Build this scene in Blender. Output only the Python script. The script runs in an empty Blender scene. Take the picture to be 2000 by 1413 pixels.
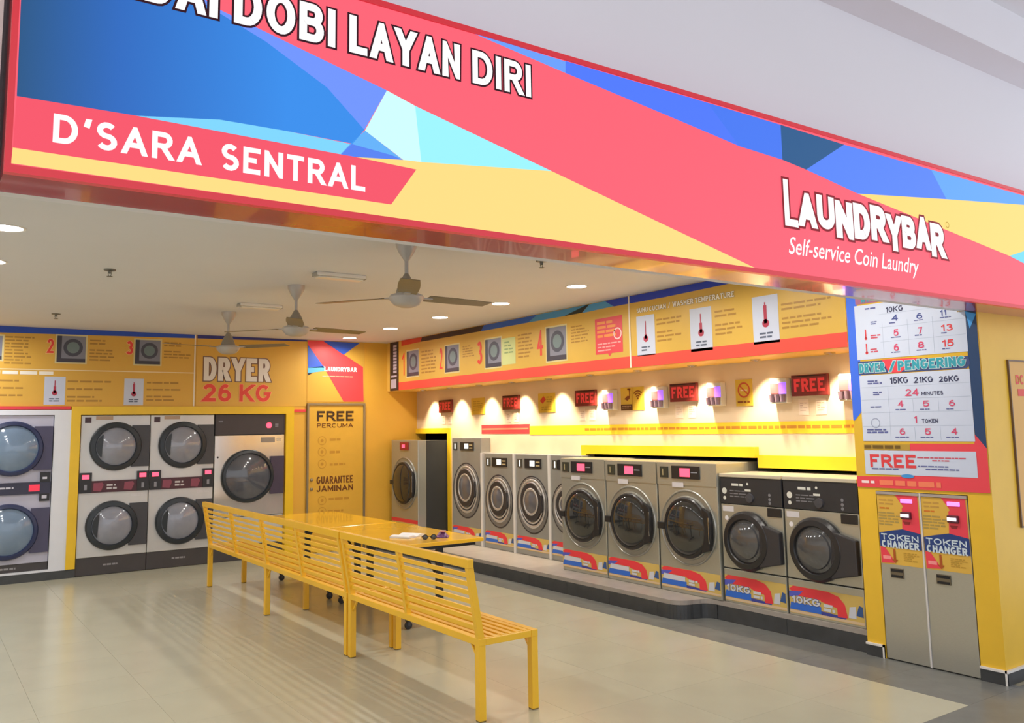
import bpy, bmesh, math, random
from mathutils import Vector, Matrix

S = bpy.context.scene
C = S.collection
PI = math.pi
# ---------------------------------------------------------------- camera
cam_data = bpy.data.cameras.new('camera')
cam = bpy.data.objects.new('camera', cam_data)
C.objects.link(cam)
S.camera = cam
FPX, CX, CY = 1676.3, 993.34, 638.45           # focal length and principal point of a 2000 x 1413 frame
cam_data.sensor_fit = 'HORIZONTAL'
cam_data.sensor_width = 36.0
cam_data.lens = FPX / 2000 * 36.0
cam_data.shift_x = (1000 - CX) / 2000
cam_data.shift_y = (CY - 706.5) / 2000
cam_data.clip_start = 0.05
yaw, pitch, roll = [math.radians(a) for a in (34.813, 6.715, -0.949)]
fwd = Vector((math.sin(yaw) * math.cos(pitch), math.cos(yaw) * math.cos(pitch), math.sin(pitch)))
rgt = Vector((math.cos(yaw), -math.sin(yaw), 0))
upv = rgt.cross(fwd)
r2 = rgt * math.cos(roll) + upv * math.sin(roll)
u2 = upv * math.cos(roll) - rgt * math.sin(roll)
M = Matrix.Identity(4)
for i in range(3):
    M[i][0], M[i][1], M[i][2] = r2[i], u2[i], -fwd[i]
M[0][3], M[1][3], M[2][3] = 0, 0, 1.65
cam.matrix_world = M
# ---------------------------------------------------------------- world and exposure
W = bpy.data.worlds.new('mall_fill')  # even ambient fill added in place of the mall's unseen overhead lights
S.world = W
W.use_nodes = True
bg = W.node_tree.nodes['Background']
bg.inputs[0].default_value = (0.92, 0.94, 1.0, 1)
bg.inputs[1].default_value = 1.3
S.view_settings.view_transform = 'Standard'
S.view_settings.look = 'None'
S.view_settings.gamma = 1
S.view_settings.use_curve_mapping = False
S.view_settings.exposure = 0.0
DOWNLIGHT_W, SPOT_W = 13.5, 66.0

# ---------------------------------------------------------------- materials
MATS = {}
def lin(c):
    c = c / 255.0
    return c / 12.92 if c <= 0.04045 else ((c + 0.055) / 1.055) ** 2.4
def col(rgb): return tuple(lin(c) for c in rgb) + (1,)
def mat(name, rgb, rough=0.5, metal=0.0, emit=0.0, var=0.06, scale=6.0, bump=0.0, spec=0.5, coat=0.0, aniso=0.0, stretch=None):
    if name in MATS: return MATS[name]
    m = bpy.data.materials.new(name)
    m.use_nodes = True
    nt = m.node_tree; N = nt.nodes; L = nt.links
    b = N['Principled BSDF']
    c = col(rgb)
    b.inputs['Base Color'].default_value = c
    b.inputs['Roughness'].default_value = rough
    b.inputs['Metallic'].default_value = metal
    b.inputs['Specular IOR Level'].default_value = spec
    if coat: b.inputs['Coat Weight'].default_value = coat
    if emit:
        b.inputs['Emission Color'].default_value = c
        b.inputs['Emission Strength'].default_value = emit
    if var or bump:
        tc = N.new('ShaderNodeTexCoord')
        nz = N.new('ShaderNodeTexNoise')
        nz.inputs['Scale'].default_value = scale
        nz.inputs['Detail'].default_value = 4
        src = tc.outputs['Object']
        if stretch:
            mp = N.new('ShaderNodeMapping'); mp.inputs['Scale'].default_value = stretch
            L.new(src, mp.inputs[0]); src = mp.outputs[0]
        L.new(src, nz.inputs['Vector'])
        if var:
            rp = N.new('ShaderNodeValToRGB')
            rp.color_ramp.elements[0].position = 0.3; rp.color_ramp.elements[1].position = 0.7
            rp.color_ramp.elements[0].color = tuple(x * (1 - var) for x in c[:3]) + (1,)
            rp.color_ramp.elements[1].color = tuple(min(1, x * (1 + var)) for x in c[:3]) + (1,)
            L.new(nz.outputs['Fac'], rp.inputs[0]); L.new(rp.outputs[0], b.inputs['Base Color'])
        if bump:
            bp = N.new('ShaderNodeBump'); bp.inputs['Strength'].default_value = bump; bp.inputs['Distance'].default_value = 0.01
            L.new(nz.outputs['Fac'], bp.inputs['Height']); L.new(bp.outputs[0], b.inputs['Normal'])
    MATS[name] = m
    return m
def ink(name, rgb, rough=0.42): return mat('ink_' + name, rgb, rough, var=0.02, scale=3)
def lit(name, rgb, e=1.0):                                 # translucent film of a light box: gives off its own light, reflects little
    m = mat('lit_' + name, rgb, 0.35, emit=e, var=0.0, spec=0.15)
    c = col(rgb); m.node_tree.nodes['Principled BSDF'].inputs['Base Color'].default_value = (c[0]*.06, c[1]*.06, c[2]*.06, 1)
    return m

# ---------------------------------------------------------------- mesh builder
class MB:
    def __init__(s): s.v = []; s.f = []
    def add(s, vs, fs):
        o = len(s.v); s.v += [tuple(p) for p in vs]; s.f += [tuple(o + i for i in f) for f in fs]; return s
    def box(s, x0, y0, z0, x1, y1, z1):
        if x0 > x1: x0, x1 = x1, x0
        if y0 > y1: y0, y1 = y1, y0
        if z0 > z1: z0, z1 = z1, z0
        return s.add([(x0,y0,z0),(x1,y0,z0),(x1,y1,z0),(x0,y1,z0),(x0,y0,z1),(x1,y0,z1),(x1,y1,z1),(x0,y1,z1)],
                     [(3,2,1,0),(4,5,6,7),(0,1,5,4),(1,2,6,5),(2,3,7,6),(3,0,4,7)])
    def bar(s, p, q, w, h, up=(0, 0, 1)):
        p = Vector(p); q = Vector(q); d = (q - p).normalized(); up = Vector(up)
        if abs(d.dot(up)) > 0.95: up = Vector((1, 0, 0))
        a = d.cross(up).normalized() * (w / 2); b = a.cross(d).normalized() * (h / 2)
        vs = [p-a-b, p+a-b, p+a+b, p-a+b, q-a-b, q+a-b, q+a+b, q-a+b]
        return s.add(vs, [(3,2,1,0),(4,5,6,7),(0,1,5,4),(1,2,6,5),(2,3,7,6),(3,0,4,7)])
    def flat(s, pts, y):                                   # polygon in the x-z plane facing -y
        a = sum(pts[i][0] * pts[(i+1) % len(pts)][1] - pts[(i+1) % len(pts)][0] * pts[i][1] for i in range(len(pts)))
        if a < 0: pts = pts[::-1]
        return s.add([(u, y, v) for u, v in pts], [tuple(range(len(pts)))])
    def rect(s, u0, v0, u1, v1, y): return s.flat([(u0, v0), (u1, v0), (u1, v1), (u0, v1)], y)
    def disc(s, u, v, r, y, n=28): return s.flat([(u + r * math.cos(2*PI*i/n), v + r * math.sin(2*PI*i/n)) for i in range(n)], y)
    def prism(s, pts, y0, y1):                             # extruded x-z polygon
        a = sum(pts[i][0] * pts[(i+1) % len(pts)][1] - pts[(i+1) % len(pts)][0] * pts[i][1] for i in range(len(pts)))
        if a < 0: pts = pts[::-1]
        n = len(pts)
        vs = [(u, y0, v) for u, v in pts] + [(u, y1, v) for u, v in pts]
        fs = [tuple(range(n)), tuple(range(2*n-1, n-1, -1))] + [((i+1) % n, i, n+i, n+(i+1) % n) for i in range(n)]
        return s.add(vs, fs)
    def prismz(s, pts, z0, z1):                            # extruded x-y polygon
        a = sum(pts[i][0] * pts[(i+1) % len(pts)][1] - pts[(i+1) % len(pts)][0] * pts[i][1] for i in range(len(pts)))
        if a < 0: pts = pts[::-1]
        n = len(pts)
        vs = [(u, v, z0) for u, v in pts] + [(u, v, z1) for u, v in pts]
        fs = [tuple(range(n-1, -1, -1)), tuple(range(n, 2*n))] + [(i, (i+1) % n, n+(i+1) % n, n+i) for i in range(n)]
        return s.add(vs, fs)
    def lathe(s, prof, f, n=40):
        o = []; fs = []
        k = len(prof)
        for i in range(n):
            a = 2*PI*i/n
            for r, h in prof: o.append(f(r*math.cos(a), r*math.sin(a), h))
        for i in range(n):
            j = (i+1) % n
            for q in range(k-1): fs.append((i*k+q, i*k+q+1, j*k+q+1, j*k+q))
        return s.add(o, fs)
    def lathey(s, cx, cz, prof, n=40): return s.lathe(prof, lambda a, b, h: (cx+a, h, cz+b), n)
    def lathez(s, cx, cy, prof, n=32): return s.lathe(prof, lambda a, b, h: (cx+a, cy+b, h), n)
    def build(s, name, m, parent=None, smooth=False, bevel=0.0, fix=False):
        me = bpy.data.meshes.new(name)
        me.from_pydata(s.v, [], s.f); me.validate(); me.update()
        if fix or smooth:
            bm = bmesh.new(); bm.from_mesh(me)
            bmesh.ops.remove_doubles(bm, verts=bm.verts, dist=1e-6)
            bmesh.ops.recalc_face_normals(bm, faces=bm.faces); bm.to_mesh(me); bm.free()
        if smooth:
            me.polygons.foreach_set('use_smooth', [True] * len(me.polygons))
            me.set_sharp_from_angle(angle=math.radians(38))
        me.materials.append(m)
        o = bpy.data.objects.new(name, me)
        C.objects.link(o)
        if parent: o.parent = parent
        if bevel:
            bv = o.modifiers.new('bevel', 'BEVEL'); bv.width = bevel; bv.segments = 2; bv.limit_method = 'ANGLE'
        return o

def tag(o, label, cat, group=None):
    o['label'] = label; o['category'] = cat
    if group: o['group'] = group
    return o
def thing(name, label, cat, loc=(0, 0, 0), rz=0.0, group=None):
    o = bpy.data.objects.new(name, None); o.empty_display_size = 0.1
    C.objects.link(o); o.location = loc; o.rotation_euler = (0, 0, rz)
    return tag(o, label, cat, group)
def struct(name, mb, m, label=None, **k):
    o = mb.build(name, m, **k)
    o['kind'] = 'structure'
    if label: o['label'] = label
    return o
def copy_tree(o, parent=None):
    c = o.copy(); C.objects.link(c); c.parent = parent
    for ch in list(o.children): copy_tree(ch, c)
    return c
def place(o, loc, label, group=None):
    o.location = loc; o['label'] = label
    if group: o['group'] = group
    return o
RW = -PI / 2                                               # things on the right wall face -X: local x = -Y
ORD = ['first', 'second', 'third', 'fourth', 'fifth', 'sixth', 'seventh', 'eighth', 'ninth', 'tenth']

# ---------------------------------------------------------------- lettering
TXT = {}
def text_mesh(s, off):
    k = (s, off)
    if k in TXT: return TXT[k]
    cu = bpy.data.curves.new('lettering', 'FONT')
    cu.body = s; cu.size = 1; cu.offset = off; cu.resolution_u = 3; cu.fill_mode = 'FRONT'
    ob = bpy.data.objects.new('lettering', cu)
    me = bpy.data.meshes.new_from_object(ob)
    vs = [(v.co.x, v.co.y) for v in me.vertices]; fs = [tuple(p.vertices) for p in me.polygons]
    bpy.data.objects.remove(ob); bpy.data.curves.remove(cu); bpy.data.meshes.remove(me)
    TXT[k] = (vs, fs)
    return TXT[k]
def text(parent, s, rect, m, y, bold=0.02, outline=None, name='lettering', shear=0.0):
    vs, fs = text_mesh(s, bold)
    x0 = min(v[0] for v in vs); x1 = max(v[0] for v in vs); z0 = min(v[1] for v in vs); z1 = max(v[1] for v in vs)
    u0, v0, u1, v1 = rect
    fx = (u1 - u0) / (x1 - x0); fz = (v1 - v0) / (z1 - z0)
    def conv(p): return (u0 + (p[0] - x0) * fx + shear * (p[1] - z0) * fz, v0 + (p[1] - z0) * fz)
    if outline:
        om, oo = outline
        ovs, ofs = text_mesh(s, bold + oo)
        b = MB(); b.add([(conv(p)[0], y + 0.0012, conv(p)[1]) for p in ovs], ofs); b.build(name + '_outline', om, parent)
    b = MB(); b.add([(conv(p)[0], y, conv(p)[1]) for p in vs], fs)
    return b.build(name, m, parent)
def bars(parent, rect, n, m, y, seed=1, fill=0.5, name='text_lines', gap=None):
    rnd = random.Random(seed); u0, v0, u1, v1 = rect; b = MB(); h = (v1 - v0) / n
    for i in range(n):
        if gap and i in gap: continue
        top = v1 - i * h; u = u0; end = u1 - (u1 - u0) * rnd.choice([0, .08, .2, .38])
        while u < end - 0.012:
            w = min(rnd.uniform(1.4, 4.2) * h * 0.8, end - u)
            b.rect(u, top - h * (0.5 + fill / 2), u + w, top - h * (0.5 - fill / 2), y); u += w + h * 0.38
    if not b.f: return None
    o = b.build(name, m, parent); o['kind'] = 'stuff'
    return o
def quad(parent, name, rect, m, y, label=None):
    o = MB().rect(*rect, y).build(name, m, parent)
    if label: o['label'] = label
    return o
def poly(parent, name, pts, m, y): return MB().flat(list(pts), y).build(name, m, parent)
def photo(parent, rect, y, dark=(70, 72, 88), seed=0):
    u0, v0, u1, v1 = rect; w = u1 - u0; h = v1 - v0
    p = quad(parent, 'photo_print', (u0-.018, v0-.018, u1+.018, v1+.018), ink('photo_border', (214, 202, 150)), y)
    quad(p, 'photo_picture', rect, ink('photo_grey', (128, 130, 146)), y - .0012)
    b = MB().disc(u0 + w*.56, v0 + h*.56, min(w, h)*.34, y - .0024); b.build('photo_drum', ink('photo_dark%d' % (seed % 2), dark), p)
    b = MB().disc(u0 + w*.56, v0 + h*.56, min(w, h)*.22, y - .0036); b.build('photo_glass', ink('photo_glass', (110, 128, 132)), p)
    b = MB().rect(u0, v0, u0 + w*.16, v1, y - .003).rect(u0 + w*.16, v0, u1, v0 + h*.14, y - .003).rect(u0 + w*.5, v0, u1, v0 + h*.09, y - .0042)
    b.build('photo_shade', ink('photo_shade', (62, 60, 74)), p)
def thermo(parent, rect, y, level):
    u0, v0, u1, v1 = rect; w = u1 - u0; h = v1 - v0; cu = (u0 + u1) / 2
    p = quad(parent, 'card', rect, ink('card', (196, 204, 226)), y)
    red = ink('card_red', (172, 52, 78))
    b = MB().disc(cu, v0 + h*.42, w*.13, y - .0012).rect(cu - w*.06, v0 + h*.42, cu + w*.06, v0 + h*(.5 + .3*level), y - .0012)
    b.rect(cu - w*.025, v0 + h*.5, cu + w*.025, v0 + h*.86, y - .001); b.build('thermometer', red, p)
    bars(p, (u0 + w*.25, v0 + h*.1, u1 - w*.25, v0 + h*.25), 2, ink('card_text', (86, 96, 120)), y - .0012, int(level*7) + 3)

# ---------------------------------------------------------------- block capitals drawn with strokes
def _arc(cx, cy, rx, ry, a0, a1, n=9): return [(cx + rx*math.cos(math.radians(a0 + (a1-a0)*i/n)), cy + ry*math.sin(math.radians(a0 + (a1-a0)*i/n))) for i in range(n + 1)]
GLYPH = {
 'A': (.78, [[(0, 0), (.5, 1), (1, 0)], [(.22, .3), (.78, .3)]]),
 'B': (.66, [[(0, .53), (0, 1), (.58, 1)] + _arc(.58, .765, .34, .235, 90, -90)[1:] + [(0, .53), (0, 0), (.6, 0)] + _arc(.6, .265, .4, .265, -90, 90)[1:]]),
 'C': (.74, [_arc(.5, .5, .5, .5, 48, 312, 14)]), 'D': (.7, [[(0, .5), (0, 1), (.42, 1)] + _arc(.42, .5, .58, .5, 90, -90, 12)[1:] + [(0, 0), (0, .5)]]),
 'E': (.58, [[(1, 1), (0, 1), (0, 0), (1, 0)], [(0, .52), (.9, .52)]]), 'F': (.56, [[(1, 1), (0, 1), (0, 0)], [(0, .5), (.86, .5)]]),
 'G': (.76, [_arc(.5, .5, .5, .5, 45, 325, 14) + [(1, .46), (.58, .46)]]), 'H': (.68, [[(0, 0), (0, 1)], [(1, 0), (1, 1)], [(0, .52), (1, .52)]]),
 'I': (0, [[(0, 0), (0, 1)]]), 'J': (.48, [[(1, 1), (1, .3)] + _arc(.5, .3, .5, .3, 0, -170)[1:]]),
 'K': (.68, [[(0, 0), (0, 1)], [(1, 1), (.04, .42)], [(.34, .6), (1, 0)]]), 'L': (.54, [[(0, 1), (0, 0), (1, 0)]]),
 'M': (.82, [[(0, 0), (0, 1), (.5, .2), (1, 1), (1, 0)]]), 'N': (.68, [[(0, 0), (0, 1), (1, 0), (1, 1)]]),
 'O': (.78, [_arc(.5, .5, .5, .5, 90, 450, 24)]), 'P': (.6, [[(0, 0), (0, 1), (.58, 1)] + _arc(.58, .73, .42, .27, 90, -90)[1:] + [(0, .46)]]),
 'R': (.66, [[(0, 0), (0, 1), (.58, 1)] + _arc(.58, .74, .38, .26, 90, -90)[1:] + [(0, .48)], [(.5, .48), (1, 0)]]),
 'S': (.6, [_arc(.5, .755, .46, .245, 35, 270, 10) + _arc(.5, .255, .5, .255, 90, -150, 10)[1:]]), 'T': (.62, [[(0, 1), (1, 1)], [(.5, 1), (.5, 0)]]),
 'U': (.66, [[(0, 1), (0, .35)] + _arc(.5, .35, .5, .35, 180, 360, 12)[1:] + [(1, 1)]]), 'W': (1.05, [[(0, 1), (.26, 0), (.5, .9), (.74, 0), (1, 1)]]),
 'Y': (.74, [[(0, 1), (.5, .44), (1, 1)], [(.5, .44), (.5, 0)]]), 'X': (.7, [[(0, 0), (1, 1)], [(0, 1), (1, 0)]]),
 '0': (.6, [_arc(.5, .5, .5, .5, 90, 450, 20)]), '1': (.28, [[(0, .74), (1, 1), (1, 0)]]), '2': (.58, [_arc(.5, .72, .48, .28, 170, -25, 10) + [(.02, 0), (1, 0)]]),
 '3': (.56, [_arc(.46, .76, .44, .24, 150, -90, 10), _arc(.46, .26, .54, .26, 90, -150, 10)]), '4': (.62, [[(.74, 0), (.74, 1), (0, .3), (1, .3)]]),
 '5': (.56, [[(.94, 1), (.16, 1), (.08, .52)] + _arc(.48, .33, .52, .33, 130, -150, 12)]), '6': (.58, [_arc(.5, .31, .5, .31, 180, 540, 20), _arc(.56, .31, .56, .69, 180, 62, 9)]),
 '7': (.56, [[(0, 1), (1, 1), (.36, 0)]]), '8': (.58, [_arc(.5, .765, .42, .235, 90, 450, 18), _arc(.5, .265, .5, .265, 90, 450, 20)]),
 "'": (.06, [[(1, 1), (0, .74)]]), '/': (.38, [[(0, 0), (1, 1)]]), ' ': (.22, []),
}
def _clip(p, z, keep_above):
    out = []
    for i in range(len(p)):
        a, c = p[i], p[(i + 1) % len(p)]
        ia = (a[1] >= z - 1e-9) if keep_above else (a[1] <= z + 1e-9); ic = (c[1] >= z - 1e-9) if keep_above else (c[1] <= z + 1e-9)
        if ia: out.append(a)
        if ia != ic:
            s = (z - a[1]) / (c[1] - a[1]); out.append((a[0] + (c[0] - a[0]) * s, z))
    return out
def stroke_polys(pts, t, lo, hi, e0, e1):
    closed = len(pts) > 3 and (Vector(pts[0]) - Vector(pts[-1])).length < 1e-6
    P = [Vector(p) for p in pts]
    if closed: P = P[:-1]
    n = len(P); L = []; Rr = []
    for i in range(n):
        d0 = (P[i] - P[i-1]).normalized() if (closed or i > 0) else None
        d1 = (P[(i+1) % n] - P[i]).normalized() if (closed or i < n-1) else None
        if d0 is None: p = P[i] - d1 * e0; m = Vector((-d1.y, d1.x)) * (t/2)
        elif d1 is None: p = P[i] + d0 * e1; m = Vector((-d0.y, d0.x)) * (t/2)
        else:
            p = P[i]; n0 = Vector((-d0.y, d0.x)); n1 = Vector((-d1.y, d1.x)); b = n0 + n1
            b = b.normalized() if b.length > 1e-6 else n0
            m = b * (t/2) / max(b.dot(n0), .28)
        L.append(p + m); Rr.append(p - m)
    polys = []
    for i in range(n if closed else n - 1):
        j = (i + 1) % n
        q = [tuple(Rr[i]), tuple(Rr[j]), tuple(L[j]), tuple(L[i])]
        q = _clip(_clip(q, lo, True), hi, False)
        if len(q) > 2: polys.append(q)
    return polys
def _cap(p, q, t):                                         # how far a stroke runs past its end point
    dx, dy = abs(p[0] - q[0]), abs(p[1] - q[1]); edge = p[1] in (0, 1)
    if dx > .1 and dy > .1: return t * 1.2 if edge else 0
    if dy <= .1: return t * .5 if (edge or p[0] >= .99) else 0
    return t * .5 if edge else 0
def _put(b, polys, y):
    for i, q in enumerate(polys): b.flat(q, y - .00006 * (i % 12))
def block_text(parent, s, rect, m, y, weight=.2, outline=None, name='lettering', gap=.16, single=False):
    u0, v0, u1, v1 = rect; H = v1 - v0; t = weight * H
    ws = [GLYPH[c][0] for c in s]; n = len(s); t = min(t, (u1 - u0) / n * .36)
    tot = sum(ws) + gap * (n - 1); nt = sum(1 for c in s if c != ' ')
    k = (u1 - u0 - nt * t) / max(tot, 1e-3)
    if k > H * 1.6 and n <= 2 and not single: k = H
    u = u0; res = None
    allq = []; allo = []
    for c, w in zip(s, ws):
        ph = H - t; x0 = u + t/2; qs = []; os_ = []
        for st in GLYPH[c][1]:
            pts = [(x0 + px * w * k, v0 + t/2 + pz * ph) for px, pz in st]
            e0, e1 = _cap(st[0], st[1], t), _cap(st[-1], st[-2], t)
            qs += stroke_polys(pts, t, v0, v1, e0, e1)
            if outline: os_ += stroke_polys(pts, t + 2*outline[1], v0 - outline[1], v1 + outline[1], e0 + outline[1], e1 + outline[1])
        if single and qs:
            if os_:
                b = MB()
                _put(b, os_, y + .0012)
                b.build('letter_outline', outline[0], parent)
            b = MB()
            _put(b, qs, y)
            b.build('letter', m, parent)
        allq += qs; allo += os_
        u += w * k + (t if c != ' ' else 0) + gap * k
    if single: return None
    if allo:
        b = MB()
        _put(b, allo, y + .0014)
        b.build(name + '_outline', outline[0], parent)
    b = MB()
    _put(b, allq, y)
    return b.build(name, m, parent)

def btext(parent, s, rect, m, y, bold=0.02, outline=None, name='lettering'):
    w = .15 + bold * 2.2
    return block_text(parent, s, rect, m, y, min(w, .25), (outline[0], outline[1] * 1.2 * (rect[3] - rect[1])) if outline else None, name)

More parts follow.
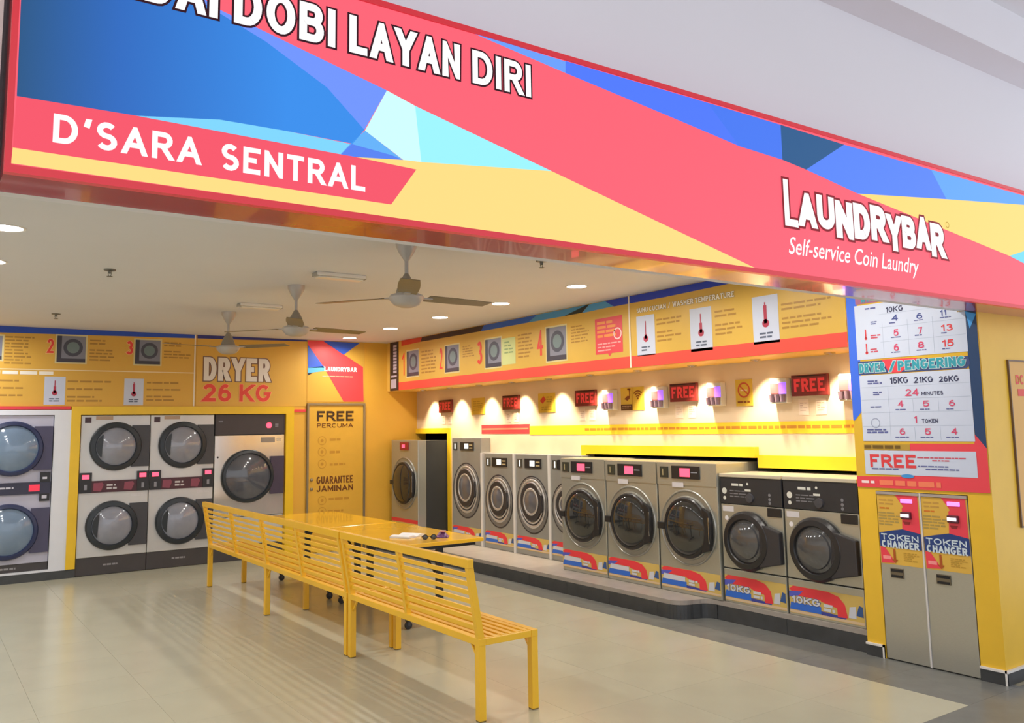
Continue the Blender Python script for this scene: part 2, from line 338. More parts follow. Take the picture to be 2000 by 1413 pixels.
# measured outlines in metres: (u, v) on each printed plane
DATA = {'SIGN': {'navy': [(0.187, 2.903), (0.191, 2.57), (0.5, 2.575), (0.736, 2.611), (0.948, 2.615), (1.181, 2.614), (1.224, 2.671), (1.087, 2.792), (0.876, 2.9), (0.721, 2.958), (0.574, 3.019)],
          'peri': [(0.574, 3.019), (0.721, 2.958), (0.876, 2.9), (1.087, 2.792), (1.224, 2.671), (1.309, 2.83), (0.72, 2.969), (0.603, 3.028)],
          'ltcyan': [(0.489, 2.575), (0.736, 2.611), (0.948, 2.615), (1.177, 2.612), (1.138, 2.568)],
          'azure': [(1.226, 2.669), (1.173, 2.613), (1.331, 2.599)],
          'indigo': [(1.173, 2.613), (1.137, 2.569), (1.189, 2.569), (1.373, 2.59), (1.331, 2.599)],
          'ice': [(1.309, 2.83), (1.421, 2.797), (1.445, 2.594), (1.373, 2.59), (1.226, 2.669)],
          'cyan': [(1.421, 2.797), (2.031, 2.655), (1.445, 2.594)],
          'yellow': [(1.373, 2.59), (1.445, 2.596), (2.031, 2.655), (3.243, 2.375), (1.325, 2.378), (0.186, 2.381), (0.188, 2.425), (1.325, 2.423), (1.424, 2.563), (1.189, 2.569)],
          'banner': [(0.191, 2.57), (0.5, 2.575), (1.137, 2.569), (1.189, 2.569), (1.424, 2.563), (1.325, 2.423), (0.188, 2.425)],
          'azure2': [(1.654, 3.136), (2.116, 3.129), (2.114, 3.079)],
          'royal': [(2.116, 3.131), (2.952, 3.129), (3.159, 2.958), (2.98, 2.98), (2.672, 3.016), (2.114, 3.079)],
          'blue2': [(2.952, 3.129), (3.479, 3.125), (3.479, 2.945), (3.159, 2.958)],
          'teal': [(3.479, 3.125), (4.004, 3.117), (3.664, 2.925), (3.479, 2.945)],
          'royal2': [(4.004, 3.117), (4.857, 3.118), (5.004, 2.96), (4.1, 2.863), (3.664, 2.925)],
          'azure3': [(4.857, 3.118), (6.273, 3.124), (6.266, 3.088), (5.004, 2.96)],
          'yellow2': [(4.1, 2.863), (5.004, 2.96), (6.266, 3.088), (6.214, 2.816), (5.721, 2.689), (5.016, 2.765)],
          'cyan2': [(5.721, 2.689), (6.214, 2.816), (6.176, 2.616)]},
 'BACK': {'pics': [(0.597, 2.52, 0.818, 2.79), (1.378, 2.51, 1.686, 2.822), (2.245, 2.51, 2.54, 2.812)],
          'nums': [(1.274, 2.612, 1.344, 2.782), (2.138, 2.625, 2.22, 2.79)],
          'texts': [(0.844, 2.464, 1.139, 2.803), (1.731, 2.526, 2.005, 2.801), (2.583, 2.586, 2.915, 2.808), (0.718, 2.092, 1.074, 2.303), (1.506, 2.03, 1.981, 2.306), (2.392, 2.045, 2.802, 2.302)],
          'cards': [(1.264, 2.005, 1.485, 2.336), (2.132, 2.0, 2.356, 2.328)],
          'title': (0.661, 2.348, 1.525, 2.402),
          'DRYER': (3.08, 2.318, 3.952, 2.624),
          '26 KG': (3.074, 2.05, 3.965, 2.276),
          'lg_red': [(4.48, 2.903), (4.71, 2.906), (5.32, 2.551), (5.33, 2.056), (5.024, 2.055), (4.762, 2.468), (4.489, 2.783)],
          'lg_blue': [(4.71, 2.903), (5.268, 2.899), (5.019, 2.719)],
          'lg_blue2': [(4.485, 2.843), (4.729, 2.528), (4.492, 2.521)],
          'lg_lt': [(4.489, 2.521), (4.729, 2.55), (4.745, 2.483), (4.485, 2.447)],
          'lg_dark': [(4.485, 2.451), (4.571, 2.456), (4.49, 2.414)],
          'lg_txt': (4.73, 2.48, 5.22, 2.542),
          'door': (4.484, 0.01, 5.345, 2.025),
          'FREE': (4.622, 1.784, 5.169, 1.922),
          'PERCUMA': (4.624, 1.692, 5.162, 1.752),
          'GUARANTEE': (4.624, 0.922, 5.166, 1.023),
          'JAMINAN': (4.624, 0.817, 5.167, 0.898),
          'circ': [(4.7, 1.514), (4.701, 1.36), (4.703, 1.194), (4.708, 0.697), (4.709, 0.546)],
          'bars': [(4.812, 1.506, 5.071, 1.543), (4.813, 1.332, 5.056, 1.374), (4.815, 1.164, 5.05, 1.202), (4.804, 0.688, 5.106, 0.73), (4.79, 0.528, 5.161, 0.562)],
          'redtab': (4.293, 1.907, 4.46, 1.949)},
 'FASC': {'st_red': [(-10.887, 2.888), (-10.286, 2.878), (-10.323, 2.842), (-10.887, 2.833)],
          'st_black': [(-10.286, 2.878), (-8.728, 2.877), (-8.801, 2.833), (-10.323, 2.842)],
          'st_blue': [(-8.728, 2.877), (-7.64, 2.878), (-7.812, 2.832), (-8.801, 2.833)],
          'st_lt': [(-7.64, 2.878), (-6.772, 2.88), (-7.158, 2.829), (-7.812, 2.832)],
          'st_blk2': [(-6.772, 2.88), (-6.731, 2.879), (-6.857, 2.83), (-7.158, 2.829)],
          'st_lt2': [(-6.731, 2.879), (-6.491, 2.88), (-6.357, 2.837), (-6.857, 2.826)],
          'st_deep': [(-6.491, 2.88), (-5.644, 2.892), (-4.606, 2.899), (-4.609, 2.846), (-5.647, 2.833), (-6.358, 2.834)],
          'nums': [(-10.878, 2.406, -10.796, 2.73), (-9.813, 2.43, -9.734, 2.71), (-8.892, 2.429, -8.776, 2.71), (-7.65, 2.439, -7.543, 2.724)],
          'pics': [(-10.724, 2.386, -10.382, 2.738), (-9.664, 2.379, -9.319, 2.721), (-8.704, 2.375, -8.364, 2.715), (-7.474, 2.367, -7.13, 2.728)],
          'green': (-8.344, 2.384, -8.069, 2.696),
          'texts': [(-10.306, 2.392, -9.905, 2.723), (-9.23, 2.534, -8.936, 2.691), (-8.02, 2.432, -7.728, 2.724), (-7.046, 2.518, -6.753, 2.713), (-5.77, 2.414, -5.454, 2.65), (-5.058, 2.405, -4.764, 2.64),
                    (-4.36, 2.389, -3.907, 2.614)],
          'callout': (-6.653, 2.372, -6.244, 2.735),
          't1': [[(-6.032, 2.765), (-5.633, 2.774)], [(-6.034, 2.723), (-5.636, 2.726)]],
          't2': [[(-5.556, 2.776), (-4.831, 2.775)], [(-5.559, 2.734), (-4.834, 2.72)]],
          'cards': [(-6.042, 2.308, -5.796, 2.692), (-5.35, 2.294, -5.094, 2.679), (-4.65, 2.298, -4.39, 2.692)],
          'black': (-11.238, 2.203, -10.982, 2.862)},
 'POST': {'blue': [(-3.774, 2.661), (-3.695, 2.65), (-3.692, 2.599), (-3.706, 1.739), (-3.765, 1.661)],
          'box1': (-3.712, 2.1, -2.903, 2.456),
          'box2': (-3.708, 1.511, -2.904, 1.982),
          'free': (-3.704, 1.276, -2.904, 1.445),
          'teal': [[(-3.705, 2.068)], [(-2.905, 2.073)], [(-3.701, 1.995)], [(-2.907, 1.985)]],
          'navy': [(-2.906, 2.417), (-2.826, 2.39), (-2.83, 1.465), (-2.903, 1.556)],
          'cyan': [(-2.904, 2.367), (-2.827, 2.341), (-2.881, 2.248)],
          'red': [(-3.353, 1.49), (-2.911, 1.493), (-2.903, 1.556), (-2.83, 1.465), (-2.824, 1.18), (-3.779, 1.186), (-3.774, 1.256), (-3.714, 1.255), (-3.37, 1.267)],
          'gold': (-3.704, 1.449, -3.354, 1.489),
          'nums': [('10KG', (-3.464, 2.423, -3.332, 2.463)), ('4', (-3.42, 2.358, -3.374, 2.402)), ('6', (-3.238, 2.352, -3.196, 2.392)), ('11', (-3.072, 2.354, -2.998, 2.394)), ('5', (-3.415, 2.25, -3.378, 2.298)),
                   ('7', (-3.234, 2.248, -3.204, 2.294)), ('13', (-3.074, 2.249, -2.993, 2.294)), ('6', (-3.42, 2.144, -3.383, 2.194)), ('8', (-3.242, 2.148, -3.198, 2.194)), ('15', (-3.074, 2.143, -2.994, 2.19)),
                   ('15KG', (-3.468, 1.914, -3.332, 1.959)), ('21KG', (-3.29, 1.911, -3.154, 1.952)), ('26KG', (-3.112, 1.908, -2.978, 1.947)), ('24', (-3.357, 1.823, -3.262, 1.872)),
                   ('MINUTES', (-3.242, 1.824, -3.091, 1.849)), ('4', (-3.418, 1.748, -3.378, 1.795)), ('5', (-3.238, 1.746, -3.194, 1.788)), ('6', (-3.056, 1.744, -3.016, 1.785)), ('1', (-3.31, 1.636, -3.276, 1.684)),
                   ('TOKEN', (-3.253, 1.635, -3.14, 1.662)), ('6', (-3.42, 1.555, -3.38, 1.601)), ('5', (-3.238, 1.554, -3.196, 1.599)), ('4', (-3.054, 1.556, -3.014, 1.6)), ('FREE', (-3.662, 1.326, -3.317, 1.418))],
          'lbls': [(-3.626, 2.46, -3.521, 2.478), (-3.587, 2.348, -3.509, 2.375), (-3.594, 2.245, -3.51, 2.278), (-3.602, 2.145, -3.508, 2.178), (-3.642, 1.916, -3.53, 1.949), (-3.604, 1.836, -3.53, 1.866),
                   (-3.632, 1.748, -3.54, 1.762), (-3.67, 1.564, -3.508, 1.602), (-3.445, 2.339, -3.359, 2.353), (-3.258, 2.338, -3.181, 2.349), (-3.074, 2.337, -2.992, 2.348), (-3.438, 2.236, -3.359, 2.248),
                   (-3.26, 2.233, -3.176, 2.247), (-3.074, 2.232, -2.996, 2.244), (-3.442, 2.13, -3.36, 2.141), (-3.255, 2.13, -3.178, 2.141), (-3.074, 2.125, -2.995, 2.136), (-3.44, 1.724, -3.354, 1.737),
                   (-3.26, 1.723, -3.176, 1.735), (-3.077, 1.721, -2.998, 1.732), (-3.455, 1.532, -3.346, 1.545), (-3.271, 1.532, -3.165, 1.543), (-3.092, 1.532, -2.984, 1.543), (-3.652, 1.308, -3.321, 1.324),
                   (-3.306, 1.392, -2.958, 1.406), (-3.201, 1.374, -3.042, 1.388), (-3.304, 1.334, -2.963, 1.348), (-3.252, 1.315, -3.002, 1.329)]},
 'TOK': {'navy': [(-3.629, 0.867), (-3.535, 0.888), (-3.452, 0.904), (-3.321, 0.881), (-3.32, 0.772), (-3.626, 0.774)],
         'red': [(-3.497, 1.143), (-3.329, 1.147), (-3.324, 0.88), (-3.452, 0.904), (-3.446, 1.047), (-3.435, 1.057)],
         'purple': (-3.452, 1.08, -3.366, 1.116),
         'slot': (-3.452, 0.987, -3.378, 1.01),
         'TOKEN': (-3.614, 0.822, -3.338, 0.864),
         'CHANGER': (-3.613, 0.769, -3.338, 0.818),
         'redlow': [(-3.626, 0.772), (-3.589, 0.766), (-3.518, 0.667), (-3.624, 0.659)],
         'table': (-3.625, 0.919, -3.461, 1.018),
         'textlow': (-3.456, 0.685, -3.334, 0.747),
         'metal_slot': (-3.56, 0.565, -3.464, 0.63)}}

# ================================================================ SETTING
YEL = mat('wall_yellow_paint', (228, 174, 62), 0.45, var=0.03, scale=2)
YELB = mat('trim_yellow_gloss', (234, 192, 38), 0.3, var=0.03)
WHITE = mat('white_paint', (232, 228, 222), 0.5, var=0.02, scale=2)
CEIL = mat('ceiling_paint', (222, 225, 232), 0.7, var=0.015, scale=1.5)
DARKV = mat('dark_void', (30, 28, 28), 0.8)
CHAR = mat('charcoal_tile', (62, 64, 66), 0.35, var=0.15, scale=9)
XW, XF, YB, ZC, YP, YS = 6.2, 5.71, 11.35, 2.91, 2.83, 2.60
XL = -1.2
# floor: slab with tiles
floor = struct('floor', MB().box(-6, -5, -.08, 9, 12.4, -.004), mat('floor_grout', (168, 160, 134), .7), 'cream tiled shop floor with a dark tiled border and dark mall tiles')
cream = mat('cream_tile', (182, 179, 157), 0.22, var=0.035, scale=2.2, spec=0.45)
slate = mat('slate_tile', (112, 113, 110), 0.3, var=0.12, scale=7, spec=0.4)
def tiles(name, m, x0, x1, y0, y1, nx, ny, g=.0012, ztop=.0):
    dx = (x1 - x0) / nx; dy = (y1 - y0) / ny
    base = None
    for i in range(nx):
        for j in range(ny):
            if base is None:
                b = MB().box(-dx/2 + g/2, -dy/2 + g/2, -.012, dx/2 - g/2, dy/2 - g/2, 0); base = o = b.build(name, m, floor)
            else:
                o = base.copy(); C.objects.link(o)
            o.location = (x0 + dx*(i + .5), y0 + dy*(j + .5), ztop)
tiles('cream_tile', cream, XL, 5.15, 2.78, 11.6, 10, 14)
tiles('slate_tile', slate, 5.15, 5.76, 2.78, 11.35, 2, 14)
tiles('mall_tile', slate, 2.4, 7.2, .98, 2.78, 8, 3)
# back wall with openings for the dryers
b = MB()
b.box(XL, YB, 1.885, 6.35, YB+.1, ZC)
b.box(XL, YB, 0, .56, YB+.1, 1.885).box(1.40, YB, 0, 1.66, YB+.1, 1.885).box(4.17, YB, 0, 6.35, YB+.1, 1.885)
struct('wall_back', b, YEL, 'yellow rear wall holding the dryers')
struct('wall_service', MB().box(XL, 12.3, 0, 9, 12.4, 3).box(6.95, 2.95, 0, 7.05, 12.3, 3), DARKV)
struct('wall_left', MB().box(XL-.1, 2.83, 0, XL, 12.3, 4.1), WHITE)
# right wall: white service wall with openings
b = MB()
b.box(XW, 10.36, 1.60, XW+.1, YB, 2.25)
b.box(XW, 7.42, 0, XW+.1, 10.36, 2.25)
b.box(XW, 5.08, 1.39, XW+.1, 7.42, 2.25)
b.box(XW, 3.78, 1.29, XW+.1, 5.08, 2.25)
struct('wall_right', b, mat('spot_warmed_wall', (220, 197, 166), .5, var=.02), 'white wall lit from above behind the washers')  # white wall; the warm tint of the spotlights is mixed into its colour
# fascia bulkhead over the washers
struct('wall_fascia', MB().box(XF, 3.70, 2.205, XW+.1, YB, ZC), mat('fascia_yellow', (232, 186, 84), .5, var=.02), 'yellow fascia box above the washers')
# ceiling
struct('ceiling', MB().box(XL, 2.95, ZC, 7.0, 12.3, ZC+.08), CEIL, 'plain pale grey shop ceiling')
# lintel behind the sign, mall wall above it and mall ceiling with a step
MALL = mat('mall_white_paint', (236, 236, 244), .6, var=.01, scale=1)
struct('wall_lintel', MB().box(-3.5, YP, 2.372, 9, 2.95, 4.08), MALL, 'pale mall wall above the shop sign')
struct('ceiling_mall', MB().box(-3.5, 2.645, 4.08, 9, 2.95, 4.16).box(-3.5, 2.60, 4.08, 9, 2.645, 4.42).box(-3.5, -1.2, 4.42, 9, 2.6, 4.5), MALL, 'white mall ceiling with a stepped edge')
struct('wall_neighbour', MB().box(-3.5, 2.70, 2.36, .155, YP, 4.08).box(-3.5, 2.70, 0, -.35, YP, 2.36), WHITE, 'white neighbouring bulkhead at the left end of the sign')
# partition holding the token changers
b = MB()
b.box(XF, 3.64, .0, XW+.1, 3.78, 2.372).box(XF, YP, 0, 7.1, 2.985, 2.372).box(XF, 2.985, 1.16, XW+.1, 3.64, 2.372).box(XF+.02, 2.985, 2.372, XW+.1, 3.78, ZC)
wp = struct('wall_partition', b, mat('partition_yellow', (236, 190, 52), .4, var=.03), 'yellow partition between the last washer and the shop front')
b = MB().box(XF-.012, 3.645, 0, XF, 3.785, .075).box(XF-.012, 2.825, 0, XF, 2.985, .075).box(XF-.012, 2.818, 0, 7.1, YP, .075)
struct('baseboard_right', b, CHAR, 'dark skirting tile at the foot of the yellow partition')
b = MB()
for y0, y1 in ((3.645, 3.785), (2.818, 2.985)):
    b.box(XF-.016, y0, .075, XF-.001, y1, .09); b.box(XF-.016, y0, 0, XF-.001, y0+.012, .09)
b.box(XF-.016, 2.812, .075, 7.1, 2.829, .09)
struct('trim_1', b, WHITE, 'white edging around the skirting tile of the partition')
# baseboard under the left dryers
b = MB().box(XL, YB-.03, 0, 1.665, YB, .095)
struct('baseboard_back', b, CHAR, 'dark grey skirting tile under the left dryer')
struct('trim_2', MB().box(.30, YB-.032, .096, 1.56, YB, .12).box(1.385, YB-.03, .12, 1.56, YB, 1.885).box(.30, YB-.03, 1.885, 1.56, YB, 1.945), mat('cool_white_trim', (222, 226, 236), .4, var=.02), 'white surround beside the left dryer')
struct('trim_3', MB().box(1.56, YB-.045, .10, 1.66, YB, 1.885).box(1.56, YB-.045, 1.885, 4.285, YB, 1.985).box(4.175, YB-.045, 0, 4.285, YB, 1.885), YELB, 'glossy yellow frame around the dryers')
struct('trim_4', MB().box(.30, YB-.034, 1.95, 1.55, YB, 1.985), ink('stripe_red', (226, 62, 72)), 'thin red stripe above the white surround')
struct('trim_5', MB().box(4.293, YB-.02, 1.912, 4.46, YB, 1.945), ink('stripe_red', (226, 62, 72)), 'short red stripe left of the yellow door')
# yellow caps over the machine openings
struct('trim_6', MB().box(XW-.02, 10.36, .15, XW, 10.44, 1.66).box(XW-.02, 10.44, 1.585, XW, YB, 1.66), YELB, 'yellow frame around the corner washer opening')
struct('trim_7', MB().box(XW-.06, 5.06, 1.35, XW, 7.46, 1.445).box(XW-.06, 7.38, 1.30, XW, 7.46, 1.35), YELB, 'yellow ledge above the middle washers')
struct('trim_8', MB().box(XW-.02, 3.78, 1.262, XW, 5.06, 1.372), YELB, 'yellow ledge above the two black-panel washers')
struct('trim_9', MB().box(XW-.016, 7.43, .155, XW, 7.48, 1.37), WHITE)
# plinth under the washers: top slab and dark front tiles
outer = [(5.45, 11.35), (5.45, 5.62)]
for i in range(0, 9):
    t = i / 8 * PI / 2
    outer.append((5.45 + .15 * (1 - math.cos(t)), 5.50 - .15 * math.sin(t) + .0))
outer += [(5.66, 5.33)]
for i in range(0, 7):
    t = i / 6 * PI / 2
    outer.append((5.66 + .09 * math.sin(t), 5.33 - .12 * (1 - math.cos(t))))
outer += [(5.75, 3.79)]
pl = struct('floor_plinth', MB().prismz(outer + [(7.0, 3.79), (7.0, 11.35)], 0, .12), mat('plinth_core', (88, 86, 84), .6), 'raised plinth under the row of washers with dark tiled face')
MB().prismz([(x - .006, y) for x, y in outer] + [(7.0, 3.79), (7.0, 11.35)], .12, .157).build('top_slab', mat('plinth_top', (158, 150, 142), .4, var=.08, scale=8), pl)
def facing(p, q):
    d = (Vector(q) - Vector(p)); L = d.length; n = max(1, round(L / .6))
    for i in range(n):
        a = Vector(p) + d * (i / n) ; c = Vector(p) + d * ((i + 1) / n); e = d.normalized() * .0015
        MB().bar(((a + e).x - .006, (a + e).y, .059), ((c - e).x - .006, (c - e).y, .059), .012, .118).build('face_tile', CHAR, pl)
facing((5.45, 11.3), (5.45, 5.62)); facing((5.75, 5.2), (5.75, 3.79))
cp = outer[1:-1]
b = MB()
for i in range(len(cp) - 1): b.bar((cp[i][0]-.006, cp[i][1], .059), (cp[i+1][0]-.006, cp[i+1][1], .059), .012, .118)
b.build('curved_face', CHAR, pl)

# ================================================================ SHOP SIGN (backlit light box)
RED = lit('red', (254, 100, 118)); LY = lit('yellow', (255, 220, 132)); LW = lit('white', (255, 255, 255))
SG = thing('shop_sign', 'long backlit red, yellow and blue shop sign above the entrance', 'sign', (0, YS, 2.355))
sx0, sx1, sz0, sz1 = .17, 7.0, 0.0, .80
casing = mat('sign_casing_red', (196, 34, 46), .18, var=.03, spec=.6, coat=.4)
def dz(pts): return [(u, v - 2.355) for u, v in pts]
def dzr(r): return (r[0], r[1] - 2.355, r[2], r[3] - 2.355)
MB().box(sx0, .03, sz0, sx1, YP - YS, sz1).build('casing', casing, SG)
MB().box(sx0, 0, sz0, sx1, .03, .022).box(sx0, 0, sz1-.022, sx1, .03, sz1).box(sx0, 0, .022, sx0+.016, .03, sz1-.022).box(sx1-.016, 0, .022, sx1, .03, sz1-.022).build('frame', mat('sign_frame_red', (214, 44, 58), .3, emit=.25, var=.02), SG)
face = MB().box(sx0+.016, .006, .022, sx1-.016, .03, sz1-.022).build('face_panel', RED, SG)
face['label'] = 'glowing red face of the shop sign'
Q = DATA['SIGN']; Q['azure'] = [(1.226, 2.669), (1.173, 2.613), (1.331, 2.599), (1.373, 2.589)]
def gradient_blue():
    m = mat('lit_navy_gradient', (54, 138, 230), .35, emit=1.0, var=0, spec=.15)
    N = m.node_tree.nodes; L = m.node_tree.links
    tc = N.new('ShaderNodeTexCoord'); sp = N.new('ShaderNodeSeparateXYZ'); rp = N.new('ShaderNodeValToRGB')
    mr = N.new('ShaderNodeMapRange'); mr.inputs[1].default_value = .17; mr.inputs[2].default_value = .95
    L.new(tc.outputs['Object'], sp.inputs[0]); L.new(sp.outputs[0], mr.inputs[0]); L.new(mr.outputs[0], rp.inputs[0])
    e = rp.color_ramp.elements
    e[0].color = col((40, 84, 124)); e[1].color = col((56, 142, 235))
    k = e.new(.35); k.color = col((46, 106, 190))
    bs = N['Principled BSDF']
    L.new(rp.outputs[0], bs.inputs['Emission Color']); bs.inputs['Base Color'].default_value = (.005, .012, .04, 1)
    return m
navy_pts = list(Q['navy'][:-1]); navy_pts[0] = (.187, 3.13); navy_pts[-1] = (.30, 3.13); navy_pts.insert(-1, Q['navy'][-2])
peri = [(.30, 3.13)] + list(Q['peri'][1:-1]) + [(.42, 3.13)]
FA = face
def sp(name, key, rgb, lay=1): poly(FA, name, dz(Q[key]), lit(key, rgb), .006 - .0012*lay)
poly(FA, 'blue_field', dz(navy_pts), gradient_blue(), .0048)
poly(FA, 'periwinkle_field', dz(peri), lit('peri', (112, 148, 255)), .0048)
for n, k, c in (('light_cyan_field', 'ltcyan', (126, 212, 250)), ('azure_field', 'azure', (100, 176, 246)), ('indigo_field', 'indigo', (88, 130, 240)), ('ice_field', 'ice', (205, 255, 255)), ('cyan_field', 'cyan', (156, 242, 255)), ('yellow_field', 'yellow', (255, 220, 132)), ('azure_field', 'azure2', (108, 160, 255)), ('royal_blue_field', 'royal', (80, 122, 255)), ('blue_field', 'blue2', (72, 122, 242)), ('teal_field', 'teal', (44, 92, 142)), ('royal_blue_field', 'royal2', (88, 134, 255)), ('azure_field', 'azure3', (100, 168, 248)), ('yellow_field', 'yellow2', (255, 220, 124)), ('cyan_field', 'cyan2', (120, 220, 240))):
    sp(n, k, c)
poly(FA, 'name_banner', dz(Q['banner']), lit('banner', (244, 86, 106)), .003)
poly(FA, 'yellow_field', [(6.2, .024), (6.98, .03), (6.98, .4), (6.2, .25)], lit('yellow', (255, 220, 132)), .0048)
OUT = lit('outline_dark', (70, 24, 40), .5)
yT = .0012
for s, r in (('KEDAI', (.335, 2.934, .722, 3.066)), ('DOBI', (.772, 2.936, 1.114, 3.07)), ('LAYAN', (1.165, 2.935, 1.61, 3.07)), ('DIRI', (1.663, 2.936, 1.935, 3.067))):
    block_text(FA, s, dzr(r), LW, yT, .2, (OUT, .007), single=True)
for s, r in (("D'SARA", (.282, 2.456, .682, 2.539)), ('SENTRAL', (.742, 2.453, 1.226, 2.538))):
    block_text(FA, s, dzr(r), LW, yT, .19, single=True, gap=.2)
# house logo: jumping capitals, dark red outline
vs = "LAUNDRYBAR"; u = 3.468; wid = [.115, .155, .16, .165, .16, .16, .15, .15, .155, .16]
for i, ch in enumerate(vs):
    w = wid[i] * .965; hi = [.235, .175, .175, .20, .195, .195, .205, .185, .19, .20][i]; lo = [0, .012, .02, -.012, .0, .01, -.03, .0, .012, -.02][i]
    block_text(FA, ch, dzr((u, 2.612 + lo, u + w - .008, 2.612 + lo + hi)), LW, yT - .0002 * (i % 2), .27, (lit('logo_outline', (168, 28, 46), .6), .012), single=True)
    u += w
text(FA, 'Self-service Coin Laundry', dzr((3.475, 2.445, 4.62, 2.56)), LW, yT, .006, None, 'slogan', .25)
b = MB().lathey(4.985, 2.80 - 2.355, [(.02, yT), (.014, yT)], 16); b.build('registered_mark', lit('mark', (196, 160, 60)), FA)

# ================================================================ BACK WALL PRINTS
K = DATA['BACK']
PY = mat('print_yellow', (218, 170, 68), .4, var=.02, scale=2)
TXTB = ink('small_text', (172, 128, 50)); WL = ink('white_line', (236, 214, 170)); INKR = ink('red', (226, 66, 52))
def panel(name, label, loc, rz, u0, v0, u1, v1, m=None):
    t = thing(name, label, 'sign', loc, rz)
    MB().box(u0, -.006, v0, u1, -.002, v1).build('board', m or PY, t)
    return t
A = panel('instruction_panel', 'yellow instruction board with dryer pictures and steps left of the word DRYER', (0, YB, 0), 0, .25, 1.988, 2.975, ZC)
B = panel('capacity_panel', 'yellow wall board reading DRYER 26 KG above the single dryer', (0, YB, 0), 0, 2.99, 1.988, 4.475, ZC)
stripe = mat('stripe_blue', (36, 78, 190), .4, var=.05)
poly(A, 'blue_stripe', [(.25, 2.822), (2.975, 2.862), (2.975, ZC-.002), (.25, ZC-.002)], stripe, -.0075)
poly(B, 'blue_stripe', [(2.99, 2.862), (4.475, 2.886), (4.475, ZC-.002), (2.99, ZC-.002)], mat('stripe_blue_dark', (44, 52, 138), .4, var=.05), -.0075)
quad(A, 'divider_line', (.25, 2.408, 2.975, 2.42), WL, -.0075)
quad(A, 'divider_line', (2.955, 1.99, 2.972, ZC), ink('white_line2', (236, 226, 210)), -.009)
for i, r in enumerate(K['pics']): photo(A, r, -.0075, seed=i)
btext(A, '2', K['nums'][0], INKR, -.0075, .03, (ink('num_edge', (240, 190, 130)), .03)); btext(A, '3', K['nums'][1], INKR, -.0075, .03, (ink('num_edge', (240, 190, 130)), .03))
for i, r in enumerate(K['texts']): bars(A, r, [9, 7, 6, 5, 6, 6][i], TXTB, -.0075, 10 + i, .45, gap={1: (2,), 2: (2,), 3: (1, 3), 4: (1, 3), 5: (1, 3)}.get(i))
bars(A, K['title'], 1, ink('title_white', (238, 232, 220)), -.0075, 5, .7, 'title_line')
for r, l in zip(K['cards'], (.5, 1.0)): thermo(A, r, -.0075, l)
btext(B, 'DRYER', K['DRYER'], ink('dryer_white', (226, 220, 214)), -.0095, .035, (ink('dryer_edge', (120, 90, 78)), .035))
btext(B, '26 KG', K['26 KG'], INKR, -.0095, .022, (ink('kg_edge', (250, 176, 120)), .022))
LGP = panel('logo_panel', 'red and blue logo board above the yellow door in the corner', (0, YB, 0), 0, 4.48, 2.05, 5.345, ZC)
for n, k, c in (('red_field', 'lg_red', (244, 72, 78)), ('blue_field', 'lg_blue', (52, 96, 214)), ('blue_field', 'lg_blue2', (52, 96, 214)), ('light_blue_field', 'lg_lt', (96, 186, 232)), ('dark_field', 'lg_dark', (40, 44, 60))):
    poly(LGP, n, [(max(4.482, min(5.343, u)), min(v, ZC-.003)) for u, v in K[k]], ink(k, c), -.0075 - (.001 if k != 'lg_red' else 0))
btext(LGP, 'LAUNDRYBAR', K['lg_txt'], ink('logo_white', (250, 236, 240)), -.0105, .04)
bars(LGP, (4.70, 2.395, 5.2, 2.42), 1, ink('logo_sub', (250, 190, 150)), -.0105, 3, .5)
# yellow door with lettering
DP = thing('yellow_door', 'yellow service door reading FREE PERCUMA with grey metal frame', 'door', (0, YB, 0))
MB().box(4.50, -.02, .01, 5.325, 0, 2.0).build('door_leaf', mat('door_yellow', (222, 172, 60), .35, var=.03), DP)
ALU = mat('grey_aluminium', (150, 138, 112), .35, metal=.6, var=.05)
MB().box(4.478, -.034, 0, 4.505, 0, 2.03).box(5.318, -.034, 0, 5.348, 0, 2.03).box(4.505, -.034, 2.0, 5.318, 0, 2.03).build('door_frame', ALU, DP)
DK = ink('door_black', (62, 40, 18)); DB = ink('door_brown', (196, 142, 44))
for s in ('FREE', 'PERCUMA', 'GUARANTEE', 'JAMINAN'):
    btext(DP, s, K[s], DK if s == 'FREE' else ink('door_dark', (110, 60, 18)), -.0225, .03 if s in ('FREE', 'JAMINAN') else .015)
for u, v in K['circ']:
    MB().lathey(u, v, [(.062, -.0215), (.054, -.0215)], 24).build('icon_ring', DB, DP)
    MB().disc(u, v, .022, -.0215, 10).build('icon_dot', DB, DP)
for i, r in enumerate(K['bars']): bars(DP, r, 1, DB, -.0215, 40 + i, .8)
for v in (.985, .86): MB().lathey(4.55, v, [(.001, -.045), (.02, -.04), (.02, -.02)], 16).build('door_knob', ALU, DP, smooth=True)

# ================================================================ FASCIA PRINTS (right)
F = DATA['FASC']; LOCF = (XF, 0, 0)
FB = thing('black_title_plate', 'narrow black title plate at the corner end of the fascia', 'sign', LOCF, RW)
MB().box(*(F['black'][0], -.012, 2.205), F['black'][2], 0, 2.905).build('board', mat('black_board', (44, 34, 44), .4), FB)
b = MB(); uc = (F['black'][0] + F['black'][2]) / 2
for i in range(9): b.rect(uc - .02, 2.46 + i*.046, uc + .085, 2.46 + i*.046 + .034, -.0135)
b.rect(uc - .09, 2.40, uc + .085, 2.425, -.0135).rect(uc - .09, 2.24, uc + .075, 2.37, -.0135); b.build('title_letters', ink('plate_white', (186, 178, 196)), FB)
F1 = panel('instruction_panel', 'long yellow board on the fascia with four numbered washer pictures', LOCF, RW, -10.975, 2.207, -6.15, ZC-.003, mat('fascia_print', (212, 172, 76), .4, var=.02))
